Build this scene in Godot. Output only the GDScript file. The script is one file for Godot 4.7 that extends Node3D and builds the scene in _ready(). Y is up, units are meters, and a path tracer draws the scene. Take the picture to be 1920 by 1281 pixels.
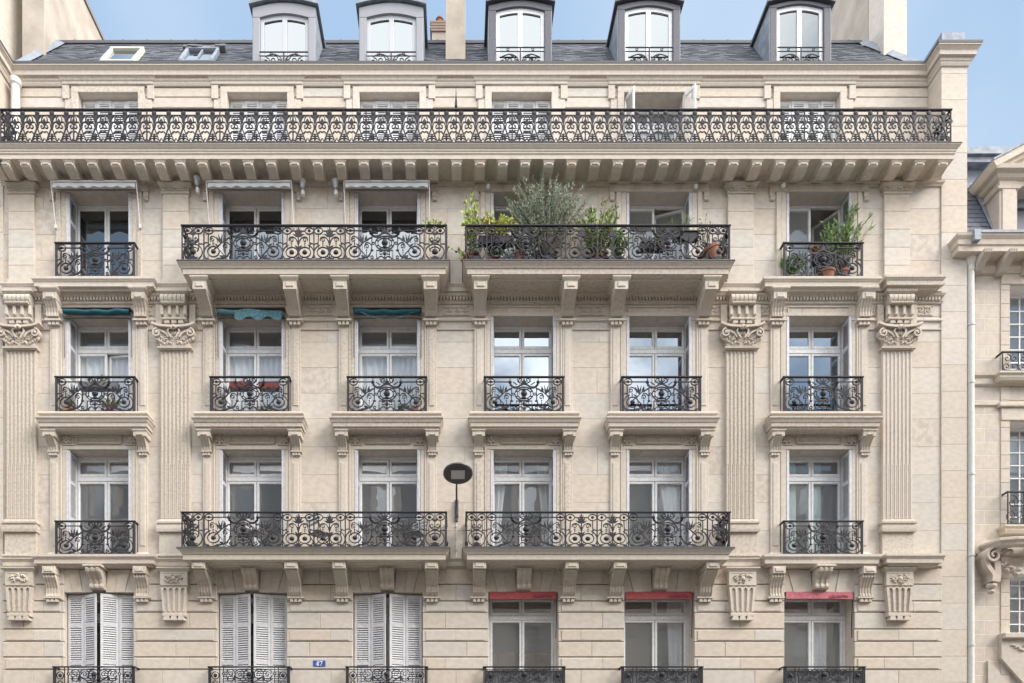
extends Node3D
# A Parisian stone apartment facade seen frontally from across the street.
# Elevation survey: 80 drawing units = 1 m on the wall plane (z = 0), measured from the axis x = 855 and the eye line y = 1500.
const EYE := 1.6
const DIST := 16.0
const SC := 80.0

func ex(px: float, z := 0.0) -> float: return (px - 855.0) / SC * (DIST - z) / DIST
func ey(py: float, z := 0.0) -> float: return EYE + (1500.0 - py) / SC * (DIST - z) / DIST

# ------------------------------------------------------------------ mesh builder
class MB:
	var v := PackedVector3Array()
	var n := PackedVector3Array()
	func tri(a: Vector3, b: Vector3, c: Vector3) -> void:
		var q := (b - a).cross(c - a)
		if q.length_squared() < 1e-16: return
		q = q.normalized()
		v.append(a); v.append(c); v.append(b)
		n.append(q); n.append(q); n.append(q)
	func trin(a: Vector3, b: Vector3, c: Vector3, na: Vector3, nb: Vector3, nc: Vector3) -> void:
		v.append(a); v.append(c); v.append(b)
		n.append(na); n.append(nc); n.append(nb)
	func quad(a: Vector3, b: Vector3, c: Vector3, d: Vector3) -> void:
		tri(a, b, c); tri(a, c, d)
	func quadn(a: Vector3, b: Vector3, c: Vector3, d: Vector3, na: Vector3, nb: Vector3, nc: Vector3, nd: Vector3) -> void:
		trin(a, b, c, na, nb, nc); trin(a, c, d, na, nc, nd)
	func box(x0: float, x1: float, y0: float, y1: float, z0: float, z1: float) -> void:
		block(x0, x1, y0, y1, z0, z1, 0.0)
	# a box whose front edges are chamfered
	func block(x0: float, x1: float, y0: float, y1: float, z0: float, z1: float, c: float) -> void:
		var zc := z1 - c
		var A := Vector3(x0, y0, z0); var B := Vector3(x1, y0, z0); var C := Vector3(x1, y1, z0); var D := Vector3(x0, y1, z0)
		var E := Vector3(x0, y0, zc); var F := Vector3(x1, y0, zc); var G := Vector3(x1, y1, zc); var H := Vector3(x0, y1, zc)
		quad(B, A, D, C)
		quad(A, E, H, D); quad(F, B, C, G); quad(H, G, C, D); quad(A, B, F, E)
		if c <= 0.0:
			quad(E, F, G, H)
		else:
			var I := Vector3(x0 + c, y0 + c, z1); var J := Vector3(x1 - c, y0 + c, z1); var K := Vector3(x1 - c, y1 - c, z1); var L := Vector3(x0 + c, y1 - c, z1)
			quad(I, J, K, L)
			quad(E, F, J, I); quad(F, G, K, J); quad(G, H, L, K); quad(H, E, I, L)
	# profile (out, height) bottom to top swept along a plan path (x, z); outside is to the left normal (-dz, dx)
	func sweep(path: Array, prof: Array, caps := true) -> void:
		var off := []
		var m := path.size()
		for i in m:
			var n1 := Vector2.ZERO
			var n2 := Vector2.ZERO
			if i > 0:
				var d: Vector2 = (path[i] - path[i - 1]).normalized()
				n1 = Vector2(-d.y, d.x)
			if i < m - 1:
				var d2: Vector2 = (path[i + 1] - path[i]).normalized()
				n2 = Vector2(-d2.y, d2.x)
			if i == 0: off.append(n2)
			elif i == m - 1: off.append(n1)
			else: off.append((n1 + n2) / maxf(0.2, 1.0 + n1.dot(n2)))
		var P := func(i: int, j: int) -> Vector3:
			var q: Vector2 = path[i] + off[i] * prof[j].x
			return Vector3(q.x, prof[j].y, q.y)
		for i in m - 1:
			for j in prof.size() - 1:
				quad(P.call(i, j), P.call(i + 1, j), P.call(i + 1, j + 1), P.call(i, j + 1))
		if caps and m == 4:
			var t := prof.size() - 1
			quad(P.call(0, t), P.call(1, t), P.call(2, t), P.call(3, t))
			quad(P.call(3, 0), P.call(2, 0), P.call(1, 0), P.call(0, 0))
	func ledge(x0: float, x1: float, zb: float, z0: float, prof: Array) -> void:
		sweep([Vector2(x0, zb), Vector2(x0, z0), Vector2(x1, z0), Vector2(x1, zb)], prof)
	# flat bar along a plane curve
	func ribbon(p: PackedVector2Array, w: float, z0: float, z1: float, taper := 1.0) -> void:
		var m := p.size()
		if m < 2: return
		var pl: Vector3; var pr: Vector3; var ql: Vector3; var qr: Vector3
		var nrm := Vector2.ZERO
		for i in m:
			var d := (p[mini(i + 1, m - 1)] - p[maxi(i - 1, 0)]).normalized()
			nrm = Vector2(-d.y, d.x)
			var hw := w * 0.5 * lerpf(1.0, taper, float(i) / (m - 1))
			var l := p[i] + nrm * hw
			var r := p[i] - nrm * hw
			var al := Vector3(l.x, l.y, z1); var ar := Vector3(r.x, r.y, z1)
			var bl := Vector3(l.x, l.y, z0); var br := Vector3(r.x, r.y, z0)
			if i > 0:
				quad(pr, ar, al, pl)      # front
				quad(ql, bl, br, qr)      # back
				quad(pl, al, bl, ql)
				quad(qr, br, ar, pr)
			else:
				quad(ar, al, bl, br)
			pl = al; pr = ar; ql = bl; qr = br
		quad(pl, pr, qr, ql)
	# half ellipsoid bump facing +z
	func dome(cx: float, cy: float, z: float, rx: float, ry: float, rz: float, rot := 0.0, seg := 8, rings := 3) -> void:
		var cr := cos(rot); var sr := sin(rot)
		var prev := []
		for j in rings + 1:
			var a := PI * 0.5 * j / rings
			var cur := []
			for i in seg:
				var t := TAU * i / seg
				var lx := cos(t) * cos(a) * rx; var ly := sin(t) * cos(a) * ry
				var nn := Vector3(cos(t) * cos(a) / rx, sin(t) * cos(a) / ry, sin(a) / rz).normalized()
				cur.append([Vector3(cx + lx * cr - ly * sr, cy + lx * sr + ly * cr, z + sin(a) * rz), Vector3(nn.x * cr - nn.y * sr, nn.x * sr + nn.y * cr, nn.z)])
			if j > 0:
				for i in seg:
					var k := (i + 1) % seg
					quadn(prev[i][0], prev[k][0], cur[k][0], cur[i][0], prev[i][1], prev[k][1], cur[k][1], cur[i][1])
			prev = cur
	# surface of revolution about a y axis; prof = (radius, height)
	func lathe(prof: Array, at: Vector3, seg := 14) -> void:
		for j in prof.size() - 1:
			var p: Vector2 = prof[j]; var q: Vector2 = prof[j + 1]
			var sl := Vector2(q.y - p.y, p.x - q.x).normalized()
			for i in seg:
				var t0 := TAU * i / seg; var t1 := TAU * (i + 1) / seg
				var c0 := Vector3(cos(t0), 0, -sin(t0)); var c1 := Vector3(cos(t1), 0, -sin(t1))
				var n0 := Vector3(c0.x * sl.x, sl.y, c0.z * sl.x); var n1 := Vector3(c1.x * sl.x, sl.y, c1.z * sl.x)
				quadn(at + c0 * p.x + Vector3.UP * p.y, at + c1 * p.x + Vector3.UP * p.y, at + c1 * q.x + Vector3.UP * q.y, at + c0 * q.x + Vector3.UP * q.y, n0, n1, n1, n0)
	# round tube along points
	func tube(p: PackedVector3Array, r0: float, r1: float, seg := 6) -> void:
		var prev := []
		var m := p.size()
		for i in m:
			var d := (p[mini(i + 1, m - 1)] - p[maxi(i - 1, 0)]).normalized()
			var u := d.cross(Vector3.RIGHT if absf(d.x) < 0.8 else Vector3.UP).normalized()
			var w := u.cross(d)
			var r := lerpf(r0, r1, float(i) / maxf(1, m - 1))
			var cur := []
			for k in seg:
				var t := TAU * k / seg
				var o := u * cos(t) + w * sin(t)
				cur.append([p[i] + o * r, o])
			if i > 0:
				for k in seg:
					var l := (k + 1) % seg
					quadn(prev[k][0], cur[k][0], cur[l][0], prev[l][0], prev[k][1], cur[k][1], cur[l][1], prev[l][1])
			prev = cur
	# side profile polygon (z, y), extruded along x
	func ext_x(poly: PackedVector2Array, x0: float, x1: float) -> void:
		var m := poly.size()
		var area := 0.0
		for i in m: area += poly[i].cross(poly[(i + 1) % m])
		for i in m:
			var p := poly[i]; var q := poly[(i + 1) % m]
			var a := Vector3(x0, p.y, p.x); var b := Vector3(x1, p.y, p.x); var c := Vector3(x1, q.y, q.x); var d := Vector3(x0, q.y, q.x)
			if area > 0.0: quad(d, c, b, a)
			else: quad(a, b, c, d)
		var t := Geometry2D.triangulate_polygon(poly)
		for i in range(0, t.size(), 3):
			for s in 2:
				var x := x1 if s else x0
				var a := Vector3(x, poly[t[i]].y, poly[t[i]].x); var b := Vector3(x, poly[t[i + 1]].y, poly[t[i + 1]].x); var c := Vector3(x, poly[t[i + 2]].y, poly[t[i + 2]].x)
				var nx := (b - a).cross(c - a).x
				if (nx > 0.0) == (s == 1): tri(a, b, c)
				else: tri(a, c, b)
	# front polygon (x, y) extruded in z
	func ext_z(poly: PackedVector2Array, z0: float, z1: float) -> void:
		var m := poly.size()
		var area := 0.0
		for i in m: area += poly[i].cross(poly[(i + 1) % m])
		for i in m:
			var p := poly[i]; var q := poly[(i + 1) % m]
			var a := Vector3(p.x, p.y, z0); var b := Vector3(q.x, q.y, z0); var c := Vector3(q.x, q.y, z1); var d := Vector3(p.x, p.y, z1)
			if area > 0.0: quad(a, b, c, d)
			else: quad(d, c, b, a)
		var t := Geometry2D.triangulate_polygon(poly)
		for i in range(0, t.size(), 3):
			var a := poly[t[i]]; var b := poly[t[i + 1]]; var c := poly[t[i + 2]]
			if (b - a).cross(c - a) < 0.0:
				var k := b; b = c; c = k
			tri(Vector3(a.x, a.y, z1), Vector3(b.x, b.y, z1), Vector3(c.x, c.y, z1))
			tri(Vector3(a.x, a.y, z0), Vector3(c.x, c.y, z0), Vector3(b.x, b.y, z0))
	func mesh() -> ArrayMesh:
		var a := []
		a.resize(Mesh.ARRAY_MAX)
		a[Mesh.ARRAY_VERTEX] = v
		a[Mesh.ARRAY_NORMAL] = n
		var m := ArrayMesh.new()
		m.add_surface_from_arrays(Mesh.PRIMITIVE_TRIANGLES, a)
		return m

# ------------------------------------------------------------------ curves
func arc(cx: float, cy: float, rx: float, ry: float, a0: float, a1: float, seg := 10) -> PackedVector2Array:
	var p := PackedVector2Array()
	for i in seg + 1:
		var t := deg_to_rad(lerpf(a0, a1, float(i) / seg))
		p.append(Vector2(cx + cos(t) * rx, cy + sin(t) * ry))
	return p
func spiral(cx: float, cy: float, r0: float, r1: float, a0: float, a1: float, seg := 14) -> PackedVector2Array:
	var p := PackedVector2Array()
	for i in seg + 1:
		var f := float(i) / seg
		var t := deg_to_rad(lerpf(a0, a1, f))
		var r := lerpf(r0, r1, f)
		p.append(Vector2(cx + cos(t) * r, cy + sin(t) * r))
	return p
func poly(a: Array) -> PackedVector2Array:
	var p := PackedVector2Array()
	for i in range(0, a.size(), 2): p.append(Vector2(a[i], a[i + 1]))
	return p
func curve(a: Array, seg := 5) -> PackedVector2Array:   # Catmull-Rom through points
	var q := poly(a)
	var p := PackedVector2Array()
	for i in q.size() - 1:
		var p0 := q[maxi(i - 1, 0)]; var p3 := q[mini(i + 2, q.size() - 1)]
		for k in seg:
			p.append(q[i].cubic_interpolate(q[i + 1], p0, p3, float(k) / seg))
	p.append(q[q.size() - 1])
	return p

# ------------------------------------------------------------------ scene helpers
var mats := {}
var used := {}
func numbered(called: String) -> String:
	if not used.has(called):
		used[called] = 0
		return called
	used[called] += 1
	return "%s_%03d" % [called, used[called]]
func thing(called: String, label: String, category: String, at := Vector3.ZERO, group := "") -> Node3D:
	var o := Node3D.new()
	o.name = numbered(called)
	add_child(o)
	o.position = at
	o.set_meta("label", label); o.set_meta("category", category)
	if group: o.set_meta("group", group)
	return o
func part(called: String, m: Mesh, mat: Material, parent: Node3D, at := Vector3.ZERO) -> MeshInstance3D:
	var o := MeshInstance3D.new()
	o.name = called
	o.mesh = m
	o.material_override = trims[rng.randi() % trims.size()] if mat == M_trim and trims else mat
	o.position = at
	parent.add_child(o, true)
	return o
func hub(called: String, parent: Node3D, at := Vector3.ZERO) -> Node3D:
	var o := Node3D.new()
	o.name = called
	parent.add_child(o, true)
	o.position = at
	return o
func stuff(o: Node3D) -> Node3D:
	o.set_meta("kind", "stuff")
	return o
func structure(called: String, m: Mesh, mat: Material) -> MeshInstance3D:
	var o := part(called, m, mat, self)
	o.set_meta("kind", "structure")
	return o

func lin(r: float, g: float, b: float, a := 1.0) -> Color:
	var c := Color(r, g, b).linear_to_srgb()
	c.a = a
	return c
func noise_tex(freq: float, seed_: int, lo: Color, hi: Color, oct := 5, size := 512, warp := 0.0, lo_at := 0.0, hi_at := 1.0) -> NoiseTexture2D:
	var f := FastNoiseLite.new()
	f.seed = seed_
	f.frequency = freq
	f.noise_type = FastNoiseLite.TYPE_SIMPLEX_SMOOTH
	f.fractal_octaves = oct
	if warp > 0.0:
		f.domain_warp_enabled = true
		f.domain_warp_amplitude = warp
	var g := Gradient.new()
	g.set_color(0, lo); g.set_color(1, hi)
	g.set_offset(0, lo_at); g.set_offset(1, hi_at)
	var t := NoiseTexture2D.new()
	t.width = size; t.height = size
	t.seamless = true
	t.noise = f
	t.color_ramp = g
	return t
func mat(key: String, c: Color, rough := 0.8, metal := 0.0) -> StandardMaterial3D:
	if mats.has(key): return mats[key]
	var m := StandardMaterial3D.new()
	m.resource_name = key
	m.albedo_color = c
	m.roughness = rough
	m.metallic = metal
	mats[key] = m
	return m
func textured(key: String, c: Color, t: Texture2D, scale: float, rough := 0.8, bump: Texture2D = null, bump_cm := 0.3) -> StandardMaterial3D:
	var m := mat(key, c, rough)
	m.albedo_texture = t
	m.uv1_triplanar = true
	m.uv1_world_triplanar = true
	m.uv1_scale = Vector3.ONE * scale
	if bump:
		m.heightmap_enabled = true
		m.heightmap_texture = bump
		m.heightmap_scale = bump_cm
	return m

var rng := RandomNumberGenerator.new()
var stones := []          # limestone tones
var trims := []            # piece-to-piece differences of the carved stone
var M_soot: StandardMaterial3D
var M_trim: StandardMaterial3D
var M_iron: StandardMaterial3D
var M_white: StandardMaterial3D
var M_shutter: StandardMaterial3D
var M_zinc: StandardMaterial3D
var M_slate: StandardMaterial3D
var M_room: StandardMaterial3D
var M_glass: StandardMaterial3D
var M_mirror: StandardMaterial3D
var M_curtain: StandardMaterial3D
var M_plaster: StandardMaterial3D
var M_dormer: StandardMaterial3D
var M_terracotta: StandardMaterial3D
var M_dark: StandardMaterial3D
var B: Node3D             # the apartment building
const COLS := [-8.356, -4.775, -1.6, 1.575, 4.756, 8.5]
const FLOORS := [3.85, 7.25, 10.53, 13.64, 16.28]     # E D C B A
const TOPS := [6.46, 9.8, 12.925, 15.82, 18.57]
const XL := -10.6
const XR := 11.36
const ZA := -0.42

func make_materials() -> void:
	var st := noise_tex(0.016, 3, Color(0.945, 0.94, 0.93), Color(1, 1, 1), 6, 1024, 30.0, 0.1, 0.7)
	var fine := noise_tex(0.05, 8, Color(0.3, 0.3, 0.3), Color(0.8, 0.8, 0.8), 4, 512)
	var tones := [[0.595, 0.535, 0.467], [0.585, 0.515, 0.443], [0.605, 0.55, 0.488], [0.595, 0.518, 0.437], [0.575, 0.527, 0.475]]
	for i in tones.size():
		stones.append(textured("limestone_%d" % i, lin(tones[i][0], tones[i][1], tones[i][2]), st, 0.35, 0.92, fine, 0.25))
	for m in stones: m.uv1_scale = Vector3(0.30, 0.45, 0.30)
	var soot := noise_tex(0.011, 77, Color(0.90, 0.89, 0.88), Color(1, 1, 1), 7, 1024, 40.0, 0.15, 0.7)
	M_soot = textured("weathered_limestone", lin(0.59, 0.525, 0.46), soot, 0.45, 0.95, fine, 0.3)
	M_trim = textured("limestone_trim", lin(0.595, 0.52, 0.44), st, 0.45, 0.92, fine, 0.2)
	var grime := noise_tex(0.02, 78, Color(0.88, 0.865, 0.85), Color(1, 1, 1), 7, 1024, 50.0, 0.12, 0.6)
	for k in 5:
		var t := [1.0, 0.96, 1.03, 0.985, 0.94]
		trims.append(textured("carved_limestone_%d" % k, lin(0.59 * t[k], 0.522 * t[k] * (1.0 if k % 2 else 1.01), 0.452 * t[k] * (1.03 if k == 2 else 1.0)), grime if k in [1, 4] else st, 0.4 + 0.06 * k, 0.92, fine, 0.06))
	M_iron = textured("black_iron", lin(0.045, 0.043, 0.05), noise_tex(0.03, 4, Color(0.75, 0.75, 0.78), Color(1, 1, 1)), 1.5, 0.55)
	M_iron.metallic_specular = 0.35
	M_white = textured("white_paint", lin(0.80, 0.805, 0.815), noise_tex(0.02, 5, Color(0.9, 0.9, 0.9), Color(1, 1, 1)), 0.7, 0.5)
	M_shutter = textured("shutter_paint", lin(0.66, 0.66, 0.685), noise_tex(0.02, 6, Color(0.86, 0.86, 0.86), Color(1, 1, 1)), 0.8, 0.6)
	M_zinc = textured("zinc", lin(0.30, 0.34, 0.39), noise_tex(0.012, 7, Color(0.72, 0.72, 0.74), Color(1, 1, 1), 5, 512, 20.0), 0.6, 0.55)
	M_slate = textured("slate", lin(0.15, 0.16, 0.185), noise_tex(0.15, 9, Color(0.72, 0.72, 0.75), Color(1, 1, 1), 4), 1.6, 0.6)
	M_room = mat("room_paint", lin(0.50, 0.485, 0.46), 0.9)
	M_glass = mat("window_glass", lin(0.8, 0.85, 0.88, 0.04), 0.0)
	M_glass.transparency = BaseMaterial3D.TRANSPARENCY_ALPHA
	M_mirror = mat("coated_window_glass", lin(0.36, 0.39, 0.42), 0.02, 1.0)
	var wavy := noise_tex(0.008, 51, Color(0, 0, 0), Color(1, 1, 1), 2, 256)
	wavy.color_ramp = null
	wavy.as_normal_map = true
	wavy.bump_strength = 3.0
	for m in [M_glass, M_mirror, mat("bright_window_glass", lin(0.19, 0.205, 0.215), 0.03, 1.0)]:
		m.normal_enabled = true
		m.normal_texture = wavy
		m.normal_scale = 0.05
		m.uv1_triplanar = true
		m.uv1_world_triplanar = true
		m.uv1_scale = Vector3.ONE * 0.9
	M_curtain = mat("sheer_curtain", lin(0.82, 0.84, 0.86), 0.9)
	M_curtain.backlight_enabled = true
	M_curtain.backlight = Color(0.4, 0.4, 0.4)
	M_plaster = textured("wall_plaster", lin(0.50, 0.44, 0.375), noise_tex(0.008, 11, Color(0.82, 0.81, 0.8), Color(1, 1, 1), 6, 512, 40.0), 0.25, 0.95, fine, 0.3)
	M_dormer = textured("dormer_paint", lin(0.13, 0.13, 0.15), noise_tex(0.05, 12, Color(0.7, 0.7, 0.72), Color(1, 1, 1), 5), 0.8, 0.6)
	M_terracotta = textured("terracotta", lin(0.31, 0.145, 0.10), noise_tex(0.03, 13, Color(0.75, 0.73, 0.7), Color(1, 1, 1)), 2.0, 0.85)
	M_dark = mat("dark_plastic", lin(0.03, 0.03, 0.035), 0.5)

func sky_image() -> ImageTexture:
	var f := FastNoiseLite.new()
	f.seed = 439
	f.frequency = 0.85
	f.fractal_octaves = 5
	f.noise_type = FastNoiseLite.TYPE_SIMPLEX_SMOOTH
	var w := 768
	var h := 384
	var im := Image.create(w, h, false, Image.FORMAT_RGBAF)
	for j in h:
		var lat := PI * 0.5 - PI * (j + 0.5) / h
		var y := sin(lat)
		var cl := cos(lat)
		for i in w:
			var lon := TAU * (i + 0.5) / w
			var c: Color
			if y <= 0.0:
				c = Color(0.30, 0.30, 0.30)
			else:
				var d := Vector3(cl * sin(lon), y, -cl * cos(lon))
				var t := pow(1.0 - y, 1.6)
				c = Color(0.24, 0.347, 0.50).lerp(Color(0.34, 0.437, 0.553), t)
				var k := 1.0 / (y + 0.28)
				var q := f.get_noise_3d(d.x * k * 1.1, d.z * k * 1.1, 3.7)
				var a := smoothstep(-0.22, 0.30, q)
				c = c.lerp(Color(0.62, 0.66, 0.70), 0.22 * smoothstep(-0.1, 0.5, f.get_noise_3d(d.x * k * 2.3, d.z * k * 1.2, 11.0)))
				c = c.lerp(Color(2.75, 2.72, 2.67), a * 0.95)
			im.set_pixel(i, j, c)
	return ImageTexture.create_from_image(im)

# ------------------------------------------------------------------ stone
var stone_cache := {}
func stone(parent: Node3D, x0: float, x1: float, y0: float, y1: float, z0: float, z1: float, ch := 0.005, m: Material = null, called := "stone") -> MeshInstance3D:
	var key := "%d_%d_%d_%d" % [roundi((x1 - x0) * 1000), roundi((y1 - y0) * 1000), roundi((z1 - z0) * 1000), roundi(ch * 10000)]
	if not stone_cache.has(key):
		var b := MB.new()
		var hx := (x1 - x0) * 0.5; var hy := (y1 - y0) * 0.5
		b.block(-hx, hx, -hy, hy, z0 - z1, 0.0, ch)
		stone_cache[key] = b.mesh()
	return part(called, stone_cache[key], m if m else stones[rng.randi() % stones.size()], parent, Vector3((x0 + x1) * 0.5, (y0 + y1) * 0.5, z1))
var soot_share := 0.07
func ashlar(parent: Node3D, x0: float, x1: float, ys: Array, z: float, bw := 1.1, thick := 0.03, g := 0.0018, ch := 0.003) -> void:
	for i in ys.size() - 1:
		var w := x1 - x0
		var cnt := maxi(1, roundi(w / bw))
		var cuts := [x0]
		if cnt == 1 and w > 0.75 and i % 2 == 1: cnt = 2
		for k in range(1, cnt):
			var shift := (0.22 if i % 2 else -0.22) * w / cnt
			cuts.append(x0 + w * k / cnt + shift + rng.randf_range(-0.05, 0.05))
		cuts.append(x1)
		for k in cuts.size() - 1:
			stone(parent, cuts[k] + (g if k > 0 else 0.0), cuts[k + 1] - (g if k < cuts.size() - 2 else 0.0), ys[i] + g, ys[i + 1] - g, z - thick, z + rng.randf_range(-0.0015, 0.0015), ch, M_soot if rng.randf() < soot_share else null)
func courses(y0: float, y1: float, h: float) -> Array:
	var c := maxi(1, roundi((y1 - y0) / h))
	var r := []
	for i in c + 1: r.append(y0 + (y1 - y0) * i / c)
	return r

# bracket with a curved face: curve = (z, y) top to bottom; ribs are the fillets between flutes
func bracket_mesh(face: Array, w: float, zb: float, ribs: int, proud := 0.018) -> ArrayMesh:
	var b := MB.new()
	var p := PackedVector2Array(face)
	var pl := PackedVector2Array(p)
	pl.append(Vector2(zb, p[p.size() - 1].y))
	pl.append(Vector2(zb, p[0].y))
	b.ext_x(pl, -w * 0.5, w * 0.5)
	if ribs > 0:
		var step := w / ribs
		for i in ribs + 1:
			var cx := -w * 0.5 + step * i
			var rw := step * 0.22
			var x0 := maxf(-w * 0.5 - 0.002, cx - rw)
			var x1 := minf(w * 0.5 + 0.002, cx + rw)
			var q := PackedVector2Array()
			for k in p.size(): q.append(Vector2(p[k].x + proud, p[k].y))
			q.append(Vector2(zb - 0.01, p[p.size() - 1].y + 0.004))
			q.append(Vector2(zb - 0.01, p[0].y - 0.004))
			b.ext_x(q, x0, x1)
	return b.mesh()
func guttae(b: MB, cx: float, y: float, w: float, cnt: int, z0: float, size: float, drop: float) -> void:
	for i in cnt:
		var x := cx + w * ((i + 0.5) / cnt - 0.5)
		var p := poly([x - size * 0.34, y, x + size * 0.34, y, x + size * 0.5, y - drop, x - size * 0.5, y - drop])
		b.ext_z(p, z0, z0 + size * 0.9)

# ------------------------------------------------------------------ ironwork
const IS := 0.001683      # one unit of the ironwork drawings in metres
var iron := {}
func both(b: MB, p: PackedVector2Array, w: float, taper := 1.0, mirror := true, z := 0.011) -> void:
	var q := PackedVector2Array()
	for k in p: q.append(k * IS)
	w *= 0.86
	b.ribbon(q, w * IS, -z, z, taper)
	if mirror:
		var r := PackedVector2Array()
		for k in q: r.append(Vector2(-k.x, k.y))
		b.ribbon(r, w * IS, -z * 0.96, z * 0.96, taper)
func boss(b: MB, u: float, v: float, rx: float, ry: float, h: float, mirror := true) -> void:
	for s in ([1, -1] if mirror else [1]):
		b.dome(u * IS * s, v * IS, 0.0, rx * IS, ry * IS, h * IS, 0.0, 8, 2)
		b.dome(u * IS * s, v * IS, 0.0, rx * IS, ry * IS, -h * IS * 0.6, 0.0, 8, 2)
func leaf(b: MB, u: float, v: float, ang: float, l: float, w: float, mirror := true) -> void:
	var a := deg_to_rad(ang)
	var d := Vector2(cos(a), sin(a))
	var nn := Vector2(-d.y, d.x)
	var c := Vector2(u, v)
	for s in ([1, -1] if mirror else [1]):
		var p := PackedVector2Array()
		for k in [c, c + d * l * 0.4 - nn * w * 0.5, c + d * l, c + d * l * 0.4 + nn * w * 0.5]:
			p.append(Vector2(k.x * s, k.y) * IS)
		b.ext_z(p, -0.007, 0.012)
func beads(b: MB, u: float, v0: float, v1: float) -> void:
	both(b, poly([u, v0, u, v1]), 5)
	for k in 3:
		boss(b, u, lerpf(v0, v1, 0.2 + 0.32 * k), 11 - 2 * k, 9 - 2 * k, 10)
func medallion_panel() -> ArrayMesh:
	if iron.has("med"): return iron.med
	var b := MB.new()
	both(b, poly([175, 378, 525, 378]), 12)
	both(b, arc(458, 378, 55, 42, 0, 360, 18), 12)
	boss(b, 458, 380, 21, 19, 20)
	boss(b, 193, 375, 26, 26, 20)
	both(b, poly([193, 330, 193, 420]), 12)
	both(b, curve([463, 345, 466, 250, 455, 170, 440, 150]), 13)
	both(b, poly([466, 225, 500, 228, 525, 215]), 10)
	both(b, arc(398, 115, 78, 66, 0, 360, 20), 13)
	boss(b, 398, 115, 36, 30, 26)
	both(b, arc(405, 100, 118, 112, 75, -75, 14), 13)
	both(b, curve([500, 30, 440, 5, 360, 14]), 14, 0.5)
	leaf(b, 440, 8, 15, 80, 30)
	leaf(b, 380, 10, 165, 90, 30)
	# lily stem
	both(b, curve([387, 145, 330, 190, 260, 250, 188, 292]), 15, 0.6)
	for k in [[300, 215, 75, 130, 26], [300, 215, 100, 125, 24], [300, 215, 55, 120, 24], [270, 240, 110, 90, 24], [270, 240, 150, 100, 24], [240, 262, 80, 60, 22], [215, 280, 170, 60, 20], [335, 185, 30, 60, 18], [350, 170, 140, 55, 20]]:
		leaf(b, k[0], k[1], k[2], k[3], k[4])
	# hooks
	both(b, spiral(415, 262, 30, 8, -60, 400, 16), 10, 0.7)
	both(b, curve([445, 262, 430, 305, 390, 303, 352, 270, 345, 225]), 11, 0.6)
	beads(b, 403, 235, 172)
	both(b, spiral(238, 180, 34, 8, -40, 420, 16), 11, 0.7)
	both(b, curve([272, 180, 250, 226, 205, 222, 178, 195]), 11)
	beads(b, 243, 150, 62)
	# great lower curve
	both(b, curve([172, 345, 172, 210, 180, 120, 225, 55, 300, 25, 380, 12]), 15)
	both(b, curve([175, 125, 150, 128]), 10)
	boss(b, 172, 132, 22, 14, 14)
	both(b, poly([350, 165, 245, 55]), 10)
	for k in [[250, 42, 20, 70, 26], [250, 42, 160, 60, 24], [280, 30, 45, 50, 22]]:
		leaf(b, k[0], k[1], k[2], k[3], k[4])
	# central oval
	both(b, arc(0, 222, 126, 88, 0, 360, 28), 14, 1.0, false)
	both(b, arc(0, 222, 92, 64, 0, 360, 24), 11, 1.0, false)
	boss(b, 0, 226, 46, 40, 34, false)
	boss(b, 0, 170, 34, 22, 24, false)
	boss(b, 0, 275, 30, 20, 22, false)
	both(b, arc(150, 220, 15, 14, 0, 360, 10), 8)
	for a in [25, -25, 60, -60]:
		both(b, poly([90 * cos(deg_to_rad(a)), 222 + 62 * sin(deg_to_rad(a)), 126 * cos(deg_to_rad(a)), 222 + 86 * sin(deg_to_rad(a))]), 12)
	# swags and top volutes
	both(b, curve([193, 350, 150, 312, 90, 312, 40, 340, 0, 350]), 26, 0.7)
	both(b, curve([190, 340, 140, 300, 80, 298]), 14, 0.6)
	both(b, spiral(48, 400, 34, 8, -80, 300, 14), 11, 0.8)
	both(b, curve([0, 352, 40, 362, 85, 385, 92, 425]), 11)
	both(b, curve([150, 378, 125, 360, 95, 340]), 10)
	leaf(b, 0, 345, 90, 85, 40, false)
	leaf(b, 0, 350, 50, 60, 22)
	# greek key
	both(b, poly([0, 130, 108, 130, 108, 48]), 12)
	both(b, curve([108, 60, 112, 20, 145, 12, 172, 30]), 12)
	both(b, spiral(165, 42, 26, 7, -60, 330, 12), 10, 0.8)
	both(b, poly([66, 118, 66, 82, 34, 82, 34, 98]), 10)
	both(b, poly([28, 118, 70, 118]), 10)
	boss(b, 0, 92, 26, 30, 16, false)
	both(b, curve([0, 20, 35, 52, 70, 48, 92, 18]), 11)
	leaf(b, 92, 40, -90, 40, 30)
	leaf(b, 0, 8, 90, 55, 44, false)
	both(b, curve([112, 14, 180, 4, 240, 30]), 10)
	iron.med = b.mesh()
	return iron.med
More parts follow.
